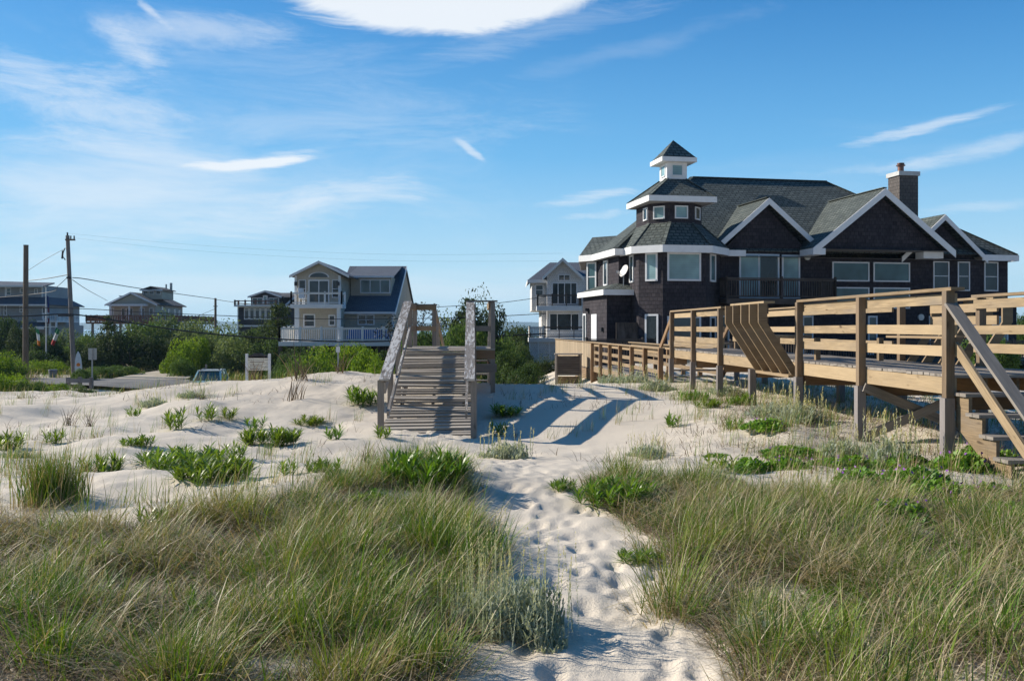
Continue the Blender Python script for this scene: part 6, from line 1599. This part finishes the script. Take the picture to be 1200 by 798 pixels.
L_ = [
 # far row behind the road
 ('dark', 6, 380, 46, 96, 'dark evergreen shrub at the left edge in front of the three storey house'),
 ('scrubpine', 30, 384, 40, 92, 'dark pitch pine behind the bare timber pole'),
 ('dark', 56, 398, 40, 90, 'dark shrub behind the flagpole'),
 ('sage', 76, 394, 46, 100, 'dull green shrub behind the utility pole'),
 ('mid', 98, 398, 44, 92, 'mid green shrub behind the road sign'),
 ('sage', 112, 396, 40, 118, 'greyish shrub below the left end of the red deck'),
 ('pine', 127, 371, 44, 84, 'layered cedar rising in front of the stilt house deck'),
 ('scrubpine', 112, 404, 56, 80, 'olive pine shrub at the foot of the layered cedar'),
 ('scrubpine', 152, 392, 70, 82, 'broad olive pine shrub below the middle of the red deck'),
 ('scrubpine', 190, 398, 62, 86, 'olive pine shrub below the right half of the red deck'),
 ('mid', 168, 384, 60, 112, 'green shrub rising behind the broad olive pine shrub'),
 ('sage', 196, 379, 70, 116, 'soft grey green shrub touching the red deck rail'),
 ('sage', 232, 382, 70, 112, 'soft grey green shrub below the far utility pole, left one'),
 ('sage', 268, 388, 76, 100, 'soft grey green shrub below the slate house corner'),
 ('mid', 300, 392, 66, 96, 'green shrub below the ribbon windows of the slate house'),
 ('sage', 246, 398, 60, 82, 'rounded willowy shrub behind the parked car'),
 ('sage', 280, 402, 74, 78, 'large rounded willowy shrub behind the notice board'),
 ('dark', 318, 404, 60, 74, 'dark shrub right of the notice board'),
 ('bright', 226, 402, 44, 78, 'yellow green shrub beside the sandy track'),
 ('bright', 205, 416, 34, 74, 'low bright shrub at the bend of the sandy track'),
 ('mid', 214, 424, 34, 70, 'small green shrub by the road left of the car'),
 ('dark', 44, 414, 50, 80, 'dark shrub low between timber pole and flagpole'),
 ('bright', 10, 418, 52, 66, 'bright yellow green shrub at the left edge by the road'),
 ('bright', 50, 424, 44, 76, 'bright low shrub behind the trash can'),
 ('bright', 72, 428, 40, 78, 'bright low shrub right of the flagpole'),
 ('mid', 132, 430, 60, 72, 'low green shrub right of the road sign by the road'),
 ('mid', 98, 434, 34, 64, 'low weedy shrub beside the surfboard'),
 ('pine', 327, 356, 62, 84, 'tall pine between the slate house and the beige house'),
 ('scrubpine', 310, 384, 50, 86, 'pitch pine foot below the slate house wall'),
 ('dark', 352, 413, 70, 68, 'dark shrub under the left end of the white deck'),
 ('dark', 470, 412, 60, 68, 'dark shrub under the right end of the white deck'),
 ('bright', 372, 419, 60, 58, 'bright green shrub left of the small sign'),
 ('bright', 404, 411, 60, 62, 'tallest bright green shrub below the white deck'),
 ('bright', 430, 416, 50, 56, 'rounded bright green shrub next to the ramp handrail'),
 ('bright', 438, 423, 34, 50, 'lowest bright green shrub by the left ramp post'),
 ('mid', 344, 428, 52, 54, 'green shrub between notice board and bright shrubs'),
 ('dark', 330, 424, 36, 56, 'small dark shrub right behind the notice board'),
 # behind the ramp and towards the houses
 ('pine', 548, 351, 60, 74, 'dark pine tree behind the ramp platform'),
 ('scrubpine', 560, 366, 66, 76, 'broad dark pitch pine behind the right ramp handrail'),
 ('sage', 522, 386, 60, 62, 'soft green shrub behind the ramp between its rails'),
 ('mid', 548, 390, 56, 58, 'green shrub behind the right ramp handrail'),
 ('mid', 492, 396, 50, 62, 'green shrub behind the left ramp handrail'),
 ('scrubpine', 592, 386, 60, 96, 'far dark pine shrub on the bay side right of the platform'),
 ('dark', 612, 389, 44, 104, 'far dark shrub left of the grey shingle house'),
 ('mid', 590, 404, 50, 62, 'green shrub right of the ramp platform'),
 ('sage', 606, 407, 44, 66, 'pale green shrub left of the grey shingle house skirt'),
 ('dark', 602, 417, 50, 50, 'dark low shrub on the dune right of the platform'),
 ('scrubpine', 636, 421, 40, 54, 'dark pine shrub beside the slatted enclosure'),
 ('dark', 620, 429, 48, 47, 'lowest dark shrub spilling onto the sand left of the enclosure'),
 ('bright', 6, 441, 46, 50, 'bright low shrub on the near verge at the left edge'),
 ('mid', 36, 449, 40, 50, 'green low shrub on the near verge below the bare timber pole'),
 ('bright', 66, 451, 40, 51, 'yellow green low shrub on the near verge below the trash can'),
 ('sage', 92, 452, 36, 52, 'greyish low shrub on the near verge below the surfboard'),
 ('mid', 1199, 374, 30, 70, 'green shrub beyond the right corner of the dark house'),
 ('mid', 1160, 398, 60, 36, 'green shrub behind the stairs under the dark house railing'),
]
for (k, x, yt, w, Y, lab) in L_: tree(k, x, yt, w, Y, lab)
# sparse dark tree behind the left ramp rail
T = thing('sparse_tree', 'nearly bare dark tree with few leaves behind the left ramp handrail', 'tree', (*at(484, 400, 66).xy, -2.2))
b = MB(); tips = []
def limb(p, d, L, r, lev):
    q = p + d * L; b.tube([p, (p + q) / 2 + Vector((rng.normal(0, .06), rng.normal(0, .06), 0)) * L, q], r, 5, r * .5)
    if lev == 0: tips.append(q); return
    for _ in range(3 if lev > 1 else 4):
        nd = (d + Vector((rng.normal(0, .5), rng.normal(0, .5), rng.uniform(.0, .5)))).normalized()
        limb(p + d * L * rng.uniform(.55, 1), nd, L * rng.uniform(.5, .75), r * .5, lev - 1)
for k in range(3): limb(Vector((k * .7 - .7, 0, 0)), Vector((rng.normal(0, .18), rng.normal(0, .15), 1)).normalized(), 2.6, .09, 3)
b.build('trunk', M['bark'], T)
tp_ = np.array([tuple(p) for p in tips]); tp_ = np.repeat(tp_, 7, 0) + rng.normal(0, .16, (len(tp_) * 7, 3))
link('crown', bmesh_from('crown', [quads_from(tp_, rng.normal(size=tp_.shape), rng.uniform(.05, .12, len(tp_)), .6)], 'leaf_black'), T)

# low scrub along the road and the wood towards the bay: masses nobody could count
def scrub(n, test, x0, x1, y0, y1, h0, h1, leaf_s, per, m, label, name, cat):
    X = rng.uniform(x0, x1, n * 3); Y = rng.uniform(y0, y1, n * 3); k = test(X, Y); X, Y = X[k][:n], Y[k][:n]
    g = th(X, Y, True); R_ = rng.uniform(h0, h1, len(X))
    C = np.repeat(np.stack([X, Y, g], 1), per, 0); N = len(C); d = rng.normal(size=(N, 3)); d /= np.linalg.norm(d, axis=1, keepdims=True); d[:, 2] = np.abs(d[:, 2])
    rr_ = np.repeat(R_, per) * rng.uniform(.5, 1, N)
    C = C + d * rr_[:, None] * np.array([1.5, 1.5, 1.0])
    V = quads_from(C, d + rng.normal(0, .5, (N, 3)), leaf_s * rng.uniform(.6, 1.3, N), .5, np.clip(rng.normal(.45, .2, N) + np.repeat(rng.normal(0, .18, len(X)), per), 0, 1))
    tag(link(name, bmesh_from(name, [V], m)), label, cat, kind='stuff')
road_y = lambda X: np.interp(X, [-60, -40, -24, -12, 8], [66, 64, 62, 60, 62])
vis = lambda X, Y: np.abs(X) < .64 * Y + 3
trk = lambda X, Y: np.abs(X - np.interp(Y, [65, 74, 84, 96], [-25.5, -27, -28, -33])) > 3.2
scrub(520, lambda X, Y: vis(X, Y) & (np.abs(Y - road_y(X)) > 4.0) & ((Y < 60) | (Y > 74)) & trk(X, Y) & ~((np.abs(X + 16.6) < 3) & (Y > 46) & (Y < 58)), -50, 0, 42, 84, .12, .5, .08, 110, 'bush_sage', 'low weedy scrub along the road behind the dune', 'roadside_scrub', 'scrub')
scrub(900, lambda X, Y: vis(X, Y) & (np.abs(X - hx0) > -1), -170, 120, 122, 290, 1.0, 2.6, .42, 46, 'bush_dark', 'low dark woodland stretching towards the bay', 'bay_woodland', 'woodland')
# dry grass along the road edge
def roadside(n):
    X = rng.uniform(-48, -2, n * 3); Y = rng.uniform(43, 80, n * 3)
    k = vis(X, Y) & (np.abs(Y - road_y(X)) > 3.4) & trk(X, Y) & (vnoise(X / 3, Y / 3, 71) > -.1); X, Y = X[k][:n], Y[k][:n]; N = len(X)
    return blades(np.stack([X, Y, th(X, Y) - .03], 1), rng.uniform(.3, .9, N), rng.uniform(.02, .05, N), rng.uniform(-3.1, 3.1, N), np.abs(rng.normal(.1, .1, N)), np.abs(rng.normal(.6, .3, N)), K=3, rnd=np.where(rng.random(N) < .5, rng.uniform(.6, .9, N), rng.uniform(.1, .6, N)))
tag(link('roadside_grass', bmesh_from('roadside_grass', [roadside(16000)], 'grass')), 'dry roadside grass behind the dune', 'grass', kind='stuff')
# ------------------------------------------------------------------ sky, sun, haze, camera
SUN_DIR = Vector((-1.66, .60, 1.0)).normalized()
el_ = math.asin(SUN_DIR.z); az_ = math.atan2(SUN_DIR.x, SUN_DIR.y)     # azimuth from +Y towards +X
wd = bpy.data.worlds.new('World'); SC.world = wd; wd.use_nodes = True
class WT(NT):
    def __init__(s): s.t = wd.node_tree; s.t.nodes.clear(); s.out = s.n('ShaderNodeOutputWorld')
w = WT()
sky = w.n('ShaderNodeTexSky'); sky.sky_type = 'NISHITA'; sky.sun_disc = False
sky.sun_elevation = el_; sky.sun_rotation = az_; sky.altitude = 0; sky.air_density = SKY_AIR; sky.dust_density = SKY_DUST; sky.ozone_density = SKY_OZONE
gen = w.n('ShaderNodeTexCoord').outputs['Generated']
sp = w.n('ShaderNodeSeparateXYZ'); w.l(gen, sp.inputs[0])
azn = w.math('ARCTAN2', sp.outputs[0], sp.outputs[1]); eln = w.math('ARCSINE', sp.outputs[2])
cb = w.n('ShaderNodeCombineXYZ'); w.l(azn, cb.inputs[0]); w.l(eln, cb.inputs[1]); AE = cb.outputs[0]
wob = w.n('ShaderNodeTexNoise'); wob.inputs['Scale'].default_value = 5; wob.inputs['Detail'].default_value = 5; w.l(AE, wob.inputs['Vector'])
wv = w.n('ShaderNodeVectorMath', operation='MULTIPLY_ADD'); w.l(wob.outputs['Color'], wv.inputs[0]); wv.inputs[1].default_value = (.085, .034, 0); w.l(AE, wv.inputs[2])
AW = wv.outputs[0]
fib = w.noise(w.mapping(AW, (5.5, 52, 1), (0, 0, R(-9))), 1.0, 10, .72, .6)
fib2 = w.noise(w.mapping(AW, (5, 22, 1), (0, 0, R(-14)), (3, 1, 0)), 1.0, 10, .70, .6)
soft = w.noise(w.mapping(AW, (2.4, 16, 1), (0, 0, R(-10)), (7, 2, 0)), 1.0, 9, .66, .5)
fine = w.noise(w.mapping(AW, (22, 60, 1), (0, 0, R(-12))), 1.0, 6, .7)
def azel(x, y):
    dx, dz = (x - 600) / 1100, (385 - y) / 1100
    return math.atan(dx), math.atan(dz / math.hypot(1, dx))
def blob(x, y, hw, hh, rot, amp, tex, lo=.35, hi=.65, edge=(1.05, .05), mw=1.05):
    a, e = azel(x, y); sa, se = hw / 1100, hh / 1100
    v = w.n('ShaderNodeMapping', vector_type='TEXTURE'); v.inputs['Location'].default_value = (a + .0425, e + .017, 0); v.inputs['Rotation'].default_value = (0, 0, R(rot)); v.inputs['Scale'].default_value = (sa, se, 1)
    w.l(AW, v.inputs['Vector'])
    ln = w.n('ShaderNodeVectorMath', operation='LENGTH'); w.l(v.outputs[0], ln.inputs[0])
    m = w.rng(ln.outputs['Value'], edge[0], edge[1], 0, 1, True)
    tx = w.rng(tex, .28, .72, 0, 1)
    return w.math('MULTIPLY', w.rng(w.math('ADD', w.math('MULTIPLY', tx, 1.5), w.math('MULTIPLY', m, mw)), .98 + .35 * (lo - .3), 2.25, 0, 1, True), w.math('MULTIPLY', w.rng(m, 0, .3, 0, 1, True), amp))
B_ = [
 blob(520, -12, 235, 58, 3, 1.0, fib2, .12, .52, (1.0, .5), 1.9), blob(450, 12, 170, 30, 4, .9, fib, .2, .6, (1.0, .2)),
 blob(310, 191, 112, 10, 5, .95, fib, .30, .58, (1.05, .1), 1.55), blob(350, 182, 70, 9, 5, .6, fib, .3, .6),
 blob(160, 62, 60, 26, -25, .5, fib2, .35, .65), blob(188, 22, 48, 7, -38, .5, fine, .2, .6), blob(255, 40, 190, 30, 6, .34, fib2, .3, .7),
 blob(545, 177, 38, 8, -27, .55, fib, .25, .6, (1.05, .05), 1.5), blob(675, 234, 110, 12, 8, .55, fib, .3, .6, (1.05, .05), 1.3), blob(700, 250, 60, 8, 5, .3, fine, .3, .7),
 blob(1075, 150, 150, 10, 9, .5, fib, .3, .62, (1.05, .05), 1.3), blob(1120, 182, 190, 16, 9, .40, fib2, .32, .66), blob(1030, 195, 130, 10, 4, .18, fine, .3, .7), blob(1130, 240, 120, 10, 5, .3, fib, .3, .6),
 blob(150, 225, 330, 130, 5, .5, soft, .35, .7), blob(300, 262, 280, 40, 13, .6, fib2, .32, .68), blob(70, 120, 200, 75, -6, .45, fib2, .35, .7),
 blob(270, 190, 520, 230, 6, .17, fib2, .3, .7), blob(1000, 190, 380, 70, 9, .05, fib, .3, .7),
 blob(620, 40, 330, 26, 14, .18, fib, .35, .7), blob(740, 55, 260, 20, 13, .11, fib2, .35, .7), blob(500, 330, 900, 48, 2, .34, soft, .25, .65), blob(450, 140, 380, 60, 6, .10, fib2, .35, .7),
]
m_ = B_[0]
for b_ in B_[1:]:
    m_ = w.math('SUBTRACT', 1.0, w.math('MULTIPLY', w.math('SUBTRACT', 1.0, m_), w.math('SUBTRACT', 1.0, b_)))
m_ = w.math('MINIMUM', m_, .93)
m_ = w.math('MULTIPLY', m_, w.rng(sp.outputs[2], -.01, .03, 0, 1))
hs = w.n('ShaderNodeHueSaturation'); w.l(sky.outputs[0], hs.inputs['Color']); hs.inputs['Saturation'].default_value = SKY_SAT; hs.inputs['Hue'].default_value = SKY_HUE
tint = w.mix(w.rng(azn, -.5, .55), (1.0, 1.0, 1.0), (.42, .78, .97))
skyc = w.mix(1.0, hs.outputs[0], tint, 'MULTIPLY')
hz_ = w.ramp(w.rng(eln, 0, .36), [(0, HOR0), (.18, HOR1), (.5, HOR2), (1, HOR3)])
skyc = w.mix(w.rng(eln, .05, .42, .95, .3, True), skyc, w.mix(1.0, hz_, (1 / SKY_STR,) * 3, 'MULTIPLY'))
col = w.mix(m_, skyc, CLOUD)
col = w.mix(w.rng(sp.outputs[1], .15, -.55), col, (.5, .5, .54), 'MULTIPLY')  # unseen sky behind the camera dimmed to lower ambient light on shaded fronts
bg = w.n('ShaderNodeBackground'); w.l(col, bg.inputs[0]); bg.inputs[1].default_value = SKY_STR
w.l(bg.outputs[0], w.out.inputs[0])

sun = bpy.data.lights.new('sun', 'SUN'); sun.energy = SUN_STR; sun.angle = R(.53); sun.color = (1.0, .92, .80)
so = bpy.data.objects.new('sun', sun); COL.objects.link(so); so.rotation_euler = (-SUN_DIR).to_track_quat('-Z', 'Y').to_euler()

# sea air between here and the far shore
hb = MB(); hb.box(-9500, 9500, -60, 6600, -9, 75)
t = NT('sea_haze'); pv = t.n('ShaderNodeVolumePrincipled'); pv.inputs['Color'].default_value = (.52, .76, 1.0, 1); pv.inputs['Density'].default_value = HAZE; pv.inputs['Anisotropy'].default_value = .2
t.l(pv.outputs[0], t.out.inputs['Volume'])
if HAZE > 0:
    tag(hb.build('haze', t.m), 'pale sea air over the bay', 'haze', kind='stuff')

cam = bpy.data.cameras.new('camera'); cam.sensor_width = 36; cam.lens = 36 * 1100 / 1200
cam.shift_y = -14 / 1200; cam.clip_start = .1; cam.clip_end = 20000
co = bpy.data.objects.new('camera', cam); COL.objects.link(co); co.location = (0, 0, EYE); co.rotation_euler = (R(90), 0, 0); SC.camera = co
SC.view_settings.view_transform = 'Standard'; SC.view_settings.look = 'None'; SC.view_settings.gamma = 1; SC.view_settings.exposure = EXPO; SC.view_settings.use_curve_mapping = False
SC.render.engine = 'CYCLES'
SC.cycles.max_bounces = 6; SC.cycles.diffuse_bounces = 3; SC.cycles.glossy_bounces = 3; SC.cycles.transmission_bounces = 4; SC.cycles.volume_bounces = 0; SC.cycles.transparent_max_bounces = 6
SC.cycles.use_denoising = True
